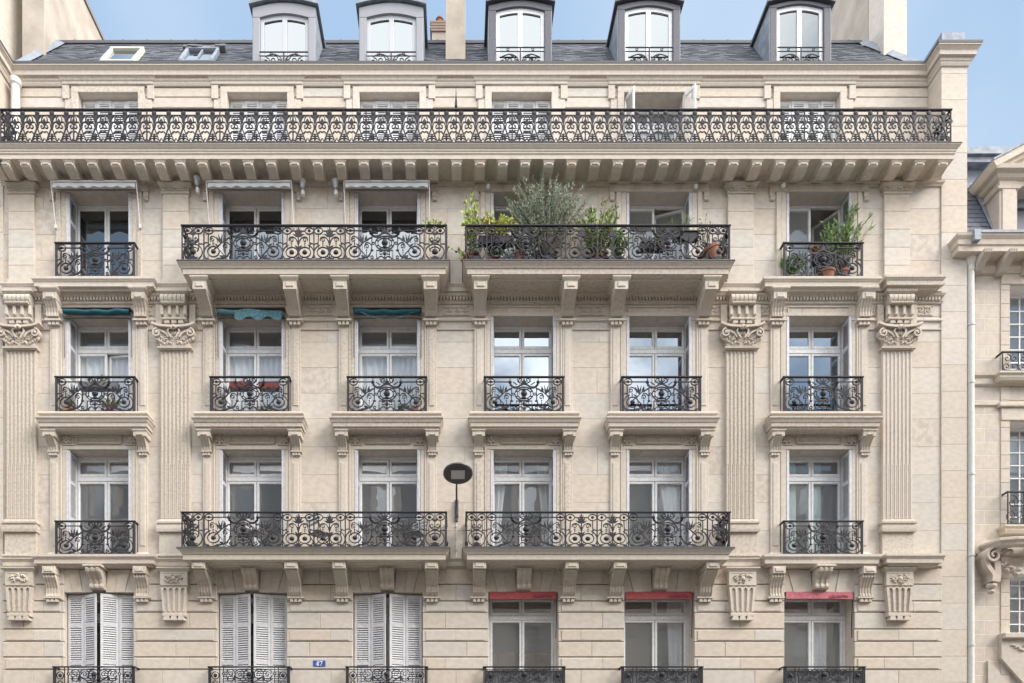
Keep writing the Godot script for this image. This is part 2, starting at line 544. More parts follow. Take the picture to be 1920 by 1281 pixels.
func scroll_panel() -> ArrayMesh:
	if iron.has("scroll"): return iron.scroll
	var b := MB.new()
	both(b, arc(147, 375, 56, 40, 0, 360, 18), 12)
	boss(b, 147, 376, 21, 19, 20)
	both(b, poly([0, 374, 92, 374]), 11)
	both(b, poly([0, 420, 0, 10]), 15, 1.0, false)
	for k in [[0, 300, 55, 95, 30], [0, 300, 25, 85, 26], [0, 320, 75, 95, 26], [0, 225, 60, 40, 18], [0, 130, 50, 70, 24], [0, 160, 30, 60, 20]]:
		leaf(b, k[0], k[1], k[2], k[3], k[4])
	both(b, curve([5, 205, 30, 270, 75, 298, 118, 285, 125, 255]), 12)
	both(b, spiral(90, 262, 34, 8, -15, 430, 16), 11, 0.7)
	beads(b, 88, 235, 160)
	both(b, curve([147, 336, 150, 250, 152, 180, 138, 150]), 13)
	leaf(b, 146, 190, 60, 50, 20)
	both(b, poly([152, 212, 180, 216, 207, 204]), 10)
	both(b, arc(86, 105, 78, 64, 0, 360, 20), 13)
	boss(b, 86, 104, 36, 30, 26)
	both(b, arc(92, 95, 114, 108, 70, -100, 16), 13)
	for k in [[0, 5, 60, 60, 26], [0, 5, 25, 75, 26], [0, 5, 90, 70, 26]]:
		leaf(b, k[0], k[1], k[2], k[3], k[4])
	leaf(b, 200, 6, 165, 100, 26)
	iron.scroll = b.mesh()
	return iron.scroll
func narrow_panel() -> ArrayMesh:
	if iron.has("narrow"): return iron.narrow
	var b := MB.new()
	both(b, arc(68, 380, 54, 40, 0, 360, 16), 11)
	boss(b, 68, 380, 24, 22, 20)
	both(b, poly([0, 420, 0, 150]), 14, 1.0, false)
	both(b, spiral(34, 272, 30, 8, -160, 260, 14), 10, 0.8)
	both(b, curve([5, 225, 50, 235, 64, 275]), 10)
	both(b, curve([70, 340, 74, 240, 70, 150, 50, 120]), 12)
	both(b, poly([74, 212, 135, 210]), 10)
	both(b, arc(0, 108, 118, 104, 0, 360, 26), 13, 1.0, false)
	boss(b, 0, 112, 42, 38, 30, false)
	both(b, arc(0, 112, 72, 62, 20, 160, 12), 10, 1.0, false)
	for k in [[0, 320, 50, 70, 26], [0, 200, 40, 50, 22], [0, 60, -40, 60, 26], [0, 12, 30, 70, 24], [0, 12, 90, 50, 24]]:
		leaf(b, k[0], k[1], k[2], k[3], k[4])
	iron.narrow = b.mesh()
	return iron.narrow
# lattice of the long top balcony: five repeats of one cast pattern
func lattice_panel() -> ArrayMesh:
	if iron.has("lattice"): return iron.lattice
	var b := MB.new()
	var u := 0.3304 / 227.0
	var old := PackedVector2Array()
	for r in 5:
		var x0 := (r - 2.0) * 227.0
		var put := func(p: PackedVector2Array, w: float, taper := 1.0) -> void:
			for s in [1.0, -1.0]:
				var q := PackedVector2Array()
				for k in p: q.append(Vector2(x0 + k.x * s, k.y) * u)
				b.ribbon(q, w * u * 1.05, -0.01 * (0.97 if s < 0 else 1.0), 0.01 * (0.97 if s < 0 else 1.0), taper)
		b.dome(x0 * u, 465 * u, 0.0, 40 * u, 38 * u, 0.025, 0.0, 8, 2)
		b.dome(x0 * u, 465 * u, 0.0, 40 * u, 38 * u, -0.015, 0.0, 8, 2)
		b.ext_z(poly([(x0 - 58) * u, 425 * u, (x0 - 20) * u, 395 * u, (x0 - 8) * u, 345 * u, (x0 + 8) * u, 345 * u, (x0 + 20) * u, 395 * u, (x0 + 58) * u, 425 * u, (x0 + 20) * u, 432 * u, (x0 - 20) * u, 432 * u]), -0.01, 0.014)
		b.ribbon(poly([x0 * u, 350 * u, x0 * u, 260 * u]), 18 * u, -0.01, 0.01)
		b.ext_z(poly([(x0 - 24) * u, 272 * u, x0 * u, 245 * u, (x0 + 24) * u, 272 * u, x0 * u, 300 * u]), -0.012, 0.016)
		put.call(poly([4, 262, 60, 130, 113, 8]), 17.0)
		put.call(poly([108, 118, 60, 18]), 9.0)
		put.call(curve([10, 330, 30, 395, 68, 425]), 9.0)
		put.call(curve([70, 330, 72, 390, 92, 425, 113, 432]), 12.0)
		put.call(curve([14, 275, 35, 335, 80, 338, 110, 320]), 13.0)
		put.call(spiral(78, 282, 40, 9, 80, -300, 14), 14.0, 0.7)
		put.call(curve([113, 200, 85, 212, 55, 195, 48, 180]), 12.0, 0.5)
		put.call(poly([72, 208, 60, 178]), 16.0, 0.3)
		put.call(spiral(46, 42, 42, 10, 170, -250, 16), 15.0, 0.7)
		put.call(curve([4, 60, 10, 110, 35, 118, 60, 100]), 13.0, 0.5)
		put.call(curve([4, 90, 10, 140, 34, 150, 52, 138]), 12.0, 0.5)
		put.call(curve([2, 120, 8, 165, 26, 178]), 12.0, 0.4)
		b.ext_z(poly([x0 * u, 130 * u, (x0 + 12) * u, 160 * u, x0 * u, 195 * u, (x0 - 12) * u, 160 * u]), -0.01, 0.012)
		# finial between
		b.ext_z(poly([(x0 + 113 - 30) * u, 345 * u, (x0 + 113) * u, 318 * u, (x0 + 113 + 30) * u, 345 * u, (x0 + 113) * u, 392 * u]), -0.01, 0.014)
	iron.lattice = b.mesh()
	return iron.lattice
# rail of the lowest storey: arcs and drops
func swag_panel() -> ArrayMesh:
	if iron.has("swag"): return iron.swag
	var b := MB.new()
	both(b, poly([0, 405, 525, 405]), 9)
	for u in [455]:
		both(b, arc(u, 330, 48, 48, 0, 360, 16), 12)
		boss(b, u, 330, 28, 28, 22)
		both(b, poly([u - 60, 430, u - 60, 10]), 10)
		both(b, poly([u + 60, 430, u + 60, 10]), 10)
		both(b, arc(u, 180, 48, 80, 0, 360, 18), 11)
		boss(b, u, 180, 26, 40, 18)
	both(b, arc(345, 350, 18, 18, 0, 360, 10), 9)
	both(b, poly([345, 430, 345, 368]), 8)
	both(b, poly([345, 332, 345, 200]), 8)
	for u in [130, 250]:
		both(b, arc(u, 345, 62, 62, 10, 350, 18), 11)
		both(b, spiral(u, 345, 40, 10, 0, 400, 14), 9, 0.8)
	both(b, arc(0, 335, 74, 74, 0, 360, 20), 12, 1.0, false)
	boss(b, 0, 345, 40, 36, 26, false)
	both(b, curve([0, 250, 60, 235, 120, 275, 150, 300, 190, 300, 240, 250, 320, 290]), 13)
	both(b, curve([0, 200, 90, 150, 190, 190, 320, 120]), 12)
	both(b, arc(150, 110, 80, 70, 0, 360, 18), 11)
	both(b, arc(0, 120, 60, 70, 0, 360, 18), 11, 1.0, false)
	for k in [[0, 270, 60, 60, 24], [190, 300, 90, 50, 24], [190, 300, -90, 60, 24], [80, 240, 200, 60, 22], [300, 270, 120, 50, 22]]:
		leaf(b, k[0], k[1], k[2], k[3], k[4])
	iron.swag = b.mesh()
	return iron.swag

var bar_cache := {}
func panel_mesh(kind: String) -> ArrayMesh:
	match kind:
		"med": return medallion_panel()
		"scroll": return scroll_panel()
		"narrow": return narrow_panel()
		"lattice": return lattice_panel()
	return swag_panel()
func bar(x0: float, x1: float, y0: float, y1: float, z0: float, z1: float) -> ArrayMesh:
	var b := MB.new()
	b.block(x0, x1, y0, y1, z0, z1, 0.004)
	return b.mesh()
# railing on a slab: panels = [[kind, x centre, width]]; x0..x1 the ends, zr the rail plane, zb where the returns end
func railing(x0: float, x1: float, y: float, zr: float, zb: float, panels: Array, h := 0.79) -> Node3D:
	var r := hub("railing", B, Vector3(0, y, zr))
	part("handrail", bar(x0 - 0.025, x1 + 0.025, h - 0.028, h, -0.028, 0.028), M_iron, r)
	part("bottom_rail", bar(x0 - 0.012, x1 + 0.012, 0.015, 0.035, -0.014, 0.014), M_iron, r)
	var post := bar(-0.013, 0.013, 0.0, h - 0.028, -0.013, 0.013)
	var ends := {}
	for p in panels:
		var m: ArrayMesh = panel_mesh(p[0])
		var o := part("panel", m, M_iron, r, Vector3(p[1], 0.03, 0))
		var full: float = {"med": 1.77, "scroll": 0.70, "narrow": 0.455, "lattice": 1.652, "swag": 1.77}[p[0]]
		var k := (h - 0.05) / 0.737
		o.scale = Vector3(p[2] / full, k, 1)
		for s in [-0.5, 0.5]: ends[snappedf(p[1] + p[2] * s, 0.02)] = p[1] + p[2] * s
		if p[0] == "lattice":
			part("middle_rail", bar(p[1] - p[2] * 0.5, p[1] + p[2] * 0.5, 0.03 + 0.632 * k, 0.045 + 0.632 * k, -0.009, 0.009), M_iron, r)
	ends[snappedf(x0, 0.02)] = x0
	ends[snappedf(x1, 0.02)] = x1
	for e in ends.values(): part("post", post, M_iron, r, Vector3(e, 0, 0))
	# returns to the wall
	var d := zr - zb
	for e in [x0, x1]:
		part("return_handrail", bar(-0.024, 0.024, h - 0.026, h - 0.002, -d, -0.03), M_iron, r, Vector3(e, 0, 0))
		part("return_bottom_rail", bar(-0.011, 0.011, 0.016, 0.034, -d, -0.015), M_iron, r, Vector3(e, 0, 0))
		part("post", post, M_iron, r, Vector3(e, 0, -d + 0.03))
		if d > 0.35:
			var o := part("return_panel", narrow_panel(), M_iron, r, Vector3(e, 0.03, -d * 0.5))
			o.rotation.y = PI / 2
			o.scale = Vector3(d / 0.47, (h - 0.05) / 0.737, 1)
	return r

# ------------------------------------------------------------------ windows and shutters
func pane_mesh(w: float, h: float) -> ArrayMesh:
	var key := "pane_%d_%d" % [roundi(w * 1000), roundi(h * 1000)]
	if not bar_cache.has(key):
		var b := MB.new()
		b.box(-w / 2, w / 2, -h / 2, h / 2, -0.004, 0.0)
		b.box(-w / 2, w / 2, -h / 2, h / 2, -0.022, -0.018)
		bar_cache[key] = b.mesh()
	return bar_cache[key]
# casement window standing in an opening; transom = height of the transom above the sill, 0 for none
func window(cx: float, y0: float, y1: float, z: float, w: float, transom: float, glass: Material, frame: Material, open_right := 0.0, parent: Node3D = null, room := true) -> Node3D:
	var o := hub("window", parent if parent else B, Vector3(cx, y0, z))
	var h := y1 - y0
	var b := MB.new()
	var f := 0.055
	b.block(-w / 2, -w / 2 + f, 0, h, -0.06, 0.0, 0.004)
	b.block(w / 2 - f, w / 2, 0, h, -0.06, 0.0, 0.004)
	b.block(-w / 2 + f, w / 2 - f, h - f, h, -0.06, 0.0, 0.004)
	b.block(-w / 2 + f, w / 2 - f, 0, f, -0.06, 0.0, 0.004)
	if transom > 0.0:
		b.block(-w / 2 + f, w / 2 - f, transom - 0.05, transom + 0.05, -0.06, 0.012, 0.008)
	part("frame", b.mesh(), frame, o)
	var rows := [[f, h - f]] if transom <= 0.0 else [[f, transom - 0.05], [transom + 0.05, h - f]]
	var lw := w / 2 - f
	for ri in rows.size():
		for s in [-1, 1]:
			var lo: float = rows[ri][0]
			var hi: float = rows[ri][1]
			var leafn := hub("sash", o, Vector3(s * lw, (lo + hi) / 2, -0.008))
			var m := MB.new()
			var hh := (hi - lo) / 2
			var t := 0.06
			var e := 0.006
			# hinge at 0, leaf runs towards the middle
			var a := 0.0 if s < 0 else -lw
			var c := lw if s < 0 else 0.0
			m.block(a + e, a + t, -hh + e, hh - e, -0.05, 0.014, 0.008)
			m.block(c - t, c - e, -hh + e, hh - e, -0.05, 0.014, 0.008)
			m.block(a + t, c - t, hh - t, hh - e, -0.05, 0.014, 0.008)
			m.block(a + t, c - t, -hh + e, -hh + t * 1.3, -0.05, 0.014, 0.008)
			# sashes are joined frame + pane: frame mesh is the node's first child
			var fr := part("sash_frame", m.mesh(), frame, o, leafn.position)
			var gp := part("pane", pane_mesh(lw - 2 * t + 0.01, 2 * hh - 2.3 * t + 0.01), glass, o, leafn.position + Vector3((a + c) / 2, 0.15 * t, -0.015))
			if s > 0 and ri == 0 and open_right != 0.0:
				var q := Basis(Vector3.UP, open_right)
				fr.basis = q
				gp.basis = q
				gp.position = leafn.position + q * Vector3((a + c) / 2, 0.15 * t, -0.015)
			leafn.free()
	if room:
		var rb := MB.new()
		rb.box(-1.25, 1.25, -0.02, h + 0.1, -4.4, -0.075)
		var rm := MB.new()
		# inner faces only, open to the street side
		var X := 1.25
		rm.quad(Vector3(-X, 0, -4.4), Vector3(X, 0, -4.4), Vector3(X, h + 0.1, -4.4), Vector3(-X, h + 0.1, -4.4))
		rm.quad(Vector3(-X, 0, 0), Vector3(-X, 0, -4.4), Vector3(-X, h + 0.1, -4.4), Vector3(-X, h + 0.1, 0))
		rm.quad(Vector3(X, 0, -4.4), Vector3(X, 0, 0), Vector3(X, h + 0.1, 0), Vector3(X, h + 0.1, -4.4))
		rm.quad(Vector3(-X, 0, 0), Vector3(X, 0, 0), Vector3(X, 0, -4.4), Vector3(-X, 0, -4.4))
		rm.quad(Vector3(-X, h + 0.1, -4.4), Vector3(X, h + 0.1, -4.4), Vector3(X, h + 0.1, 0), Vector3(-X, h + 0.1, 0))
		part("room", rm.mesh(), M_room, o, Vector3(0, 0, -0.065))
	return o
# louvred shutter leaf, hinge edge at x = 0, running to x = w
func shutter_parts(w: float, h: float) -> Array:
	var key := "shut_%d_%d" % [roundi(w * 1000), roundi(h * 1000)]
	if not bar_cache.has(key):
		var b := MB.new()
		var t := 0.032
		var st := minf(0.06, w * 0.2)
		b.block(0.002, st, 0, h, -t, 0, 0.004)
		b.block(w - st, w - 0.002, 0, h, -t, 0, 0.004)
		var rails := [0.0, h * 0.36, h * 0.70, h - 0.08]
		for y in rails: b.block(st, w - st, y, y + 0.08, -t, 0, 0.004)
		var l := MB.new()
		for k in rails.size() - 1:
			var y0: float = rails[k] + 0.08
			var y1: float = rails[k + 1]
			var cnt := int((y1 - y0) / 0.05)
			for i in cnt:
				var y := y0 + (i + 0.5) * (y1 - y0) / cnt
				l.ext_x(poly([-0.004, y - 0.022, -0.026, y + 0.012, -0.026, y + 0.022, -0.004, y - 0.011]), st, w - st)
		bar_cache[key] = [b.mesh(), l.mesh()]
	return bar_cache[key]
func shutter(cx: float, y0: float, z: float, w: float, h: float, turn: float, m: Material, called := "shutter") -> Node3D:
	var o := hub(called, B, Vector3(cx, y0, z))
	var p := shutter_parts(w, h)
	part("shutter_frame", p[0], m, o)
	stuff(part("louvres", p[1], m, o))
	o.rotation.y = turn
	return o

# ------------------------------------------------------------------ the apartment building
const SIX := [0, 1, 2, 3, 4, 5]
func opening_edges(hw: float) -> Array:
	var e = [XL]
	for c in COLS: e.append(c - hw); e.append(c + hw)
	e.append(XR)
	return e
func backing(wall: Node3D, y0: float, y1: float, top: float, hw: float, zf: float) -> void:
	var b = MB.new()
	var e = opening_edges(hw)
	for k in range(0, e.size(), 2):
		b.box(e[k], e[k + 1], y0, y1, zf - 0.40, zf - 0.03)
	for c in COLS:
		b.box(c - hw, c + hw, top + 0.30, y1, zf - 0.40, zf - 0.03)
	part("masonry_core", b.mesh(), M_trim, wall)
func lintel(wall: Node3D, c: float, top: float, hw: float, zf: float, h := 0.296, cnt := 4) -> void:
	for k in cnt:
		var a = c - hw + 2 * hw * k / cnt
		stone(wall, a + (0.002 if k else 0.0), a + 2 * hw / cnt - (0.002 if k < cnt - 1 else 0.0), top, top + h, zf - 0.38, zf, 0.004, null, "lintel_stone")

func fluted_pilaster(cx: float, y0: float, y1: float) -> void:
	var p = hub("pilaster", B)
	var w = 0.70
	var b = MB.new()
	b.box(cx - w / 2, cx + w / 2, y0, y1, -0.02, 0.062)
	# fillets between seven flutes; the lower third has its flutes filled with reeds
	for k in 8:
		var x = cx - w / 2 + 0.03 + (w - 0.06) * k / 7.0
		b.block(x - 0.022, x + 0.022, y0 + 0.02, y1 - 0.03, 0.055, 0.08, 0.008)
	for k in 7:
		var x = cx - w / 2 + 0.03 + (w - 0.06) * (k + 0.5) / 7.0
		b.block(x - 0.018, x + 0.018, y0 + 0.02, y0 + (y1 - y0) * 0.33, 0.055, 0.076, 0.012)
		b.dome(x, y1 - 0.05, 0.06, 0.022, 0.03, 0.018)
	part("shaft", b.mesh(), M_trim, p)
	# base: plinth with mouldings
	var m = MB.new()
	m.ledge(cx - w / 2, cx + w / 2, -0.01, 0.105, [Vector2(0, y0 - 0.30), Vector2(0.05, y0 - 0.30), Vector2(0.06, y0 - 0.24), Vector2(0.06, y0 - 0.17), Vector2(0.03, y0 - 0.155), Vector2(0.03, y0 - 0.12), Vector2(0.06, y0 - 0.10), Vector2(0.06, y0 - 0.05), Vector2(0.02, y0 - 0.02), Vector2(0, y0)])
	m.block(cx - w / 2 - 0.02, cx + w / 2 + 0.02, y0 - 0.82, y0 - 0.30, -0.01, 0.10, 0.006)
	m.block(cx - w / 2 - 0.07, cx + w / 2 + 0.07, 7.25, y0 - 0.82, -0.01, 0.15, 0.01)
	part("base", m.mesh(), M_trim, p)
	# capital with corner volutes, acanthus leaves and a dipping abacus
	var c = MB.new()
	c.ledge(cx - w / 2, cx + w / 2, -0.01, 0.10, [Vector2(0, y1 - 0.02), Vector2(0.05, y1), Vector2(0.05, y1 + 0.03), Vector2(0.02, y1 + 0.045), Vector2(0, y1 + 0.06)])
	var yb = y1 + 0.06
	c.ext_z(poly([cx - 0.34, yb, cx + 0.34, yb, cx + 0.36, yb + 0.2, cx + 0.42, yb + 0.46, cx - 0.42, yb + 0.46, cx - 0.36, yb + 0.2]), -0.01, 0.12)
	for s in [-1, 1]:
		c.ribbon(spiral(cx + s * 0.385, yb + 0.27, 0.10, 0.02, 90.0, 90 + s * -520, 26), 0.034, 0.05, 0.20, 0.6)
		c.ribbon(curve([cx + s * 0.12, yb + 0.18, cx + s * 0.2, yb + 0.28, cx + s * 0.385, yb + 0.37]), 0.04, 0.06, 0.17)
		c.ribbon(curve([cx + s * 0.05, yb + 0.16, cx + s * 0.13, yb + 0.30, cx + s * 0.10, yb + 0.38]), 0.035, 0.08, 0.19)
		c.dome(cx + s * 0.385, yb + 0.27, 0.17, 0.035, 0.035, 0.05)
		for k in 9: c.dome(cx + s * (0.06 + 0.036 * k), yb + 0.10 + 0.05 * sin(k * 2.1) + 0.012 * k, 0.118, 0.04, 0.017, 0.05, s * (0.5 + 0.55 * k), 6, 2)
		c.ribbon(curve([cx + s * 0.50, yb + 0.49, cx + s * 0.34, yb + 0.43, cx + s * 0.10, yb + 0.405, cx, yb + 0.40]), 0.05, -0.01, 0.22)
		for k in [[0.08, 0.06, 0.055, 0.03, 30], [0.16, 0.07, 0.06, 0.03, 100], [0.25, 0.06, 0.06, 0.028, 40], [0.31, 0.10, 0.05, 0.025, 110], [0.21, 0.15, 0.06, 0.03, 150], [0.30, 0.18, 0.07, 0.03, 60], [0.36, 0.13, 0.05, 0.03, 80], [0.07, 0.17, 0.06, 0.025, 120], [0.42, 0.16, 0.06, 0.04, 50]]:
			c.dome(cx + s * k[0], yb + k[1], 0.115, k[2], k[3], 0.045, deg_to_rad(k[4]) * s)
	for a in 7:
		var t = deg_to_rad(30 + 20 * a)
		c.dome(cx + cos(t) * 0.10, yb + 0.20 + sin(t) * 0.09, 0.12, 0.06, 0.02, 0.05, t)
	c.dome(cx, yb + 0.40, 0.15, 0.075, 0.065, 0.10, 0.0, 10, 3)
	c.dome(cx - 0.04, yb + 0.36, 0.22, 0.035, 0.045, 0.06)
	c.dome(cx + 0.05, yb + 0.37, 0.22, 0.04, 0.045, 0.05)
	part("capital", c.mesh(), M_trim, p)
	# console over the capital: scrolled cushion on a fluted block with drops
	var q = MB.new()
	var yt = 13.40
	q.ledge(cx - 0.30, cx + 0.30, -0.01, 0.20, [Vector2(0, yt - 0.08), Vector2(0.05, yt - 0.05), Vector2(0.05, yt)])
	for k in 6:
		var x = cx - 0.245 + 0.098 * k
		q.ext_x(_cushion(yt - 0.08, 0.135), x - 0.043, x + 0.043)
	q.block(cx - 0.27, cx + 0.27, yt - 0.335, yt - 0.30, -0.01, 0.26, 0.01)
	q.block(cx - 0.27, cx + 0.27, yt - 0.62, yt - 0.335, -0.01, 0.14, 0.01)
	for k in 4: q.block(cx - 0.27 + 0.18 * k - 0.035, cx - 0.27 + 0.18 * k + 0.035, yt - 0.56, yt - 0.34, 0.13, 0.20, 0.012)
	q.block(cx - 0.29, cx + 0.29, yt - 0.66, yt - 0.62, -0.01, 0.19, 0.008)
	for s in [-1, 1]: q.block(cx + s * 0.39 - 0.075, cx + s * 0.39 + 0.075, yt - 0.72, yt - 0.24, -0.01, 0.075, 0.006)
	guttae(q, cx, yt - 0.66, 0.48, 3, 0.05, 0.13, 0.07)
	part("console", q.mesh(), M_trim, p)
func _cushion(y: float, r: float) -> PackedVector2Array:
	var p = PackedVector2Array()
	p.append(Vector2(0.0, y))
	for i in 9:
		var t = deg_to_rad(90 - 22.5 * i)
		p.append(Vector2(0.16 + cos(t) * r * 0.75, y - r * 0.85 + sin(t) * r * 0.85))
	p.append(Vector2(0.0, y - 1.7 * r))
	return p

func build_rustic_storey() -> void:
	var wall = hub("wall", B)
	backing(wall, 0.0, 7.0, TOPS[0], 0.82, 0.0)
	# courses, alternately plain and panelled, from the lintels downwards
	var bounds = [ey(1067), ey(1097), ey(1128), ey(1149.5), ey(1180.5), ey(1204), ey(1233), ey(1257), ey(1286), ey(1310), ey(1339)]
	var panelled = [false, false, true, false, true, false, true, false, true, false]
	var e = opening_edges(0.82)
	for k in range(0, e.size(), 2):
		var x0: float = e[k]
		var x1: float = e[k + 1]
		for i in bounds.size() - 1:
			var yt: float = bounds[i] - 0.009
			var yb: float = bounds[i + 1] + 0.009
			var w = x1 - x0
			var cnt = 1 if w < 1.1 else 2
			var cut = x0 + w * (0.34 + 0.33 * float((i * 7 + k) % 3) / 2.0)
			var xs = [x0, cut, x1] if cnt == 2 else [x0, x1]
			for s in xs.size() - 1:
				var m: Material = stones[rng.randi() % stones.size()]
				var o = stone(wall, xs[s] + (0.0015 if s else 0.0), xs[s + 1] - (0.0015 if s < xs.size() - 2 else 0.0), yb, yt, -0.03, 0.035 if panelled[i] else 0.045, 0.012 if not panelled[i] else 0.004, m)
				if panelled[i]:
					var a: float = xs[s] + (0.075 if s == 0 else 0.0015)
					var c: float = xs[s + 1] - (0.075 if s == xs.size() - 2 else 0.0015)
					stone(wall, a, c, yb + 0.022, yt - 0.03, 0.034, 0.052, 0.006, m, "panel_stone")
	# flat arches: voussoirs with a scrolled keystone
	for c in COLS:
		var top: float = TOPS[0]
		var yt = 6.985
		for s in [-1, 1]:
			for k in 3:
				var xa = 0.20 + 0.22 * k
				var xb = 0.20 + 0.22 * (k + 1)
				var b = MB.new()
				var inset = 0.003
				b.ext_z(poly([s * (xa + inset - 0.04), top, s * (xb - inset - 0.04), top, s * (xb - inset + 0.05 + 0.05 * k), yt, s * (xa + inset + 0.0 + 0.05 * k), yt]), -0.38, 0.02 + 0.018 * (k % 2))
				part("voussoir", b.mesh(), stones[rng.randi() % stones.size()], wall, Vector3(c, 0, 0))
		var kb = MB.new()
		var face = [Vector2(0.30, yt - 0.03), Vector2(0.33, yt - 0.07), Vector2(0.31, yt - 0.13), Vector2(0.23, yt - 0.19), Vector2(0.16, yt - 0.27), Vector2(0.13, yt - 0.36), Vector2(0.15, yt - 0.42), Vector2(0.14, yt - 0.46), Vector2(0.09, yt - 0.485)]
		var pl = PackedVector2Array(face)
		pl.append(Vector2(-0.3, yt - 0.485)); pl.append(Vector2(-0.3, yt - 0.03))
		kb.ext_x(pl, -0.165, 0.165)
		for x in [-0.12, 0.0, 0.12]:
			var q = PackedVector2Array()
			for f in face: q.append(Vector2(f.x + 0.022, f.y))
			q.append(Vector2(0.0, yt - 0.47)); q.append(Vector2(0.0, yt - 0.05))
			kb.ext_x(q, x - 0.03, x + 0.03)
		kb.block(-0.22, 0.22, yt - 0.03, yt + 0.02, -0.1, 0.36, 0.01)
		part("keystone", kb.mesh(), M_trim, B, Vector3(c, 0, 0))
	# brackets beside each opening
	for i in SIX:
		var big: bool = i >= 1 and i <= 4
		for s in [-1, 1]:
			var b = MB.new()
			var zf = 0.60 if big else 0.27
			var x: float = COLS[i] + s * 1.045
			var yt = 6.99
			var face = [Vector2(zf, yt), Vector2(zf, yt - 0.17), Vector2(zf - 0.06, yt - 0.18), Vector2(zf * 0.80, yt - 0.24), Vector2(zf * 0.55, yt - 0.34), Vector2(zf * 0.36, yt - 0.46), Vector2(zf * 0.28 + 0.02, yt - 0.58), Vector2(0.13, yt - 0.66)]
			var mm = bracket_mesh(face.slice(2), 0.27, -0.01, 4)
			var o = hub("balcony_bracket", B, Vector3(x, 0, 0))
			part("fluted_body", mm, M_trim, o)
			b.block(-0.15, 0.15, yt - 0.17, yt, -0.01, zf, 0.012)
			b.block(-0.10, 0.10, yt - 0.135, yt - 0.045, zf - 0.01, zf + 0.018, 0.014)
			part("bracket_block", b.mesh(), M_trim, o)
			b = MB.new()
			b.ledge(-0.15, 0.15, -0.01, 0.1, [Vector2(0, yt - 0.71), Vector2(0.04, yt - 0.70), Vector2(0.04, yt - 0.66), Vector2(0, yt - 0.65)])
			guttae(b, 0.0, yt - 0.71, 0.29, 3, 0.045, 0.085, 0.07)
			part("drops", b.mesh(), M_trim, o)
	# tapering consoles under the pilasters
	for cx in [-10.15, -6.55, 6.65, 10.3]:
		var o = hub("pilaster_console", B, Vector3(cx, 0, 0))
		var b = MB.new()
		var yt = 6.99
		b.ledge(-0.33, 0.33, -0.01, 0.16, [Vector2(0, yt - 0.10), Vector2(0.02, yt - 0.07), Vector2(0.06, yt - 0.03), Vector2(0.06, yt)])
		b.block(-0.32, 0.32, yt - 0.42, yt - 0.10, -0.01, 0.17, 0.008)
		b.ext_z(poly([-0.31, yt - 0.42, -0.25, yt - 1.06, 0.25, yt - 1.06, 0.31, yt - 0.42]), -0.01, 0.125)
		for k in 5:
			var f = k / 4.0 - 0.5
			b.ribbon(poly([f * 0.56, yt - 0.45, f * 0.46, yt - 1.02]), 0.055, 0.1, 0.165, 0.85)
		for k in 4:
			var f = (k + 0.5) / 4.0 - 0.5
			b.ribbon(arc(f * 0.56, yt - 0.50, 0.045, 0.05, 0, 180, 8), 0.03, 0.11, 0.163)
		b.block(-0.27, 0.27, yt - 1.13, yt - 1.05, -0.01, 0.17, 0.01)
		guttae(b, 0, yt - 1.13, 0.5, 3, 0.04, 0.155, 0.09)
		part("fluted_block", b.mesh(), M_trim, o)
		var r = MB.new()
		r.ribbon(poly([-0.24, yt - 0.13, 0.24, yt - 0.13]), 0.012, 0.165, 0.178)
		for k in 44:
			var a = rng.randf() * TAU
			var rr = sqrt(rng.randf())
			r.dome(cos(a) * rr * 0.21, yt - 0.26 + sin(a) * rr * 0.105, 0.168, rng.randf_range(0.03, 0.055), rng.randf_range(0.012, 0.02), rng.randf_range(0.025, 0.045), rng.randf() * PI, 6, 2)
		r.dome(0, yt - 0.26, 0.17, 0.055, 0.055, 0.05, 0, 8, 3)
		part("carved_flower", r.mesh(), M_trim, o)

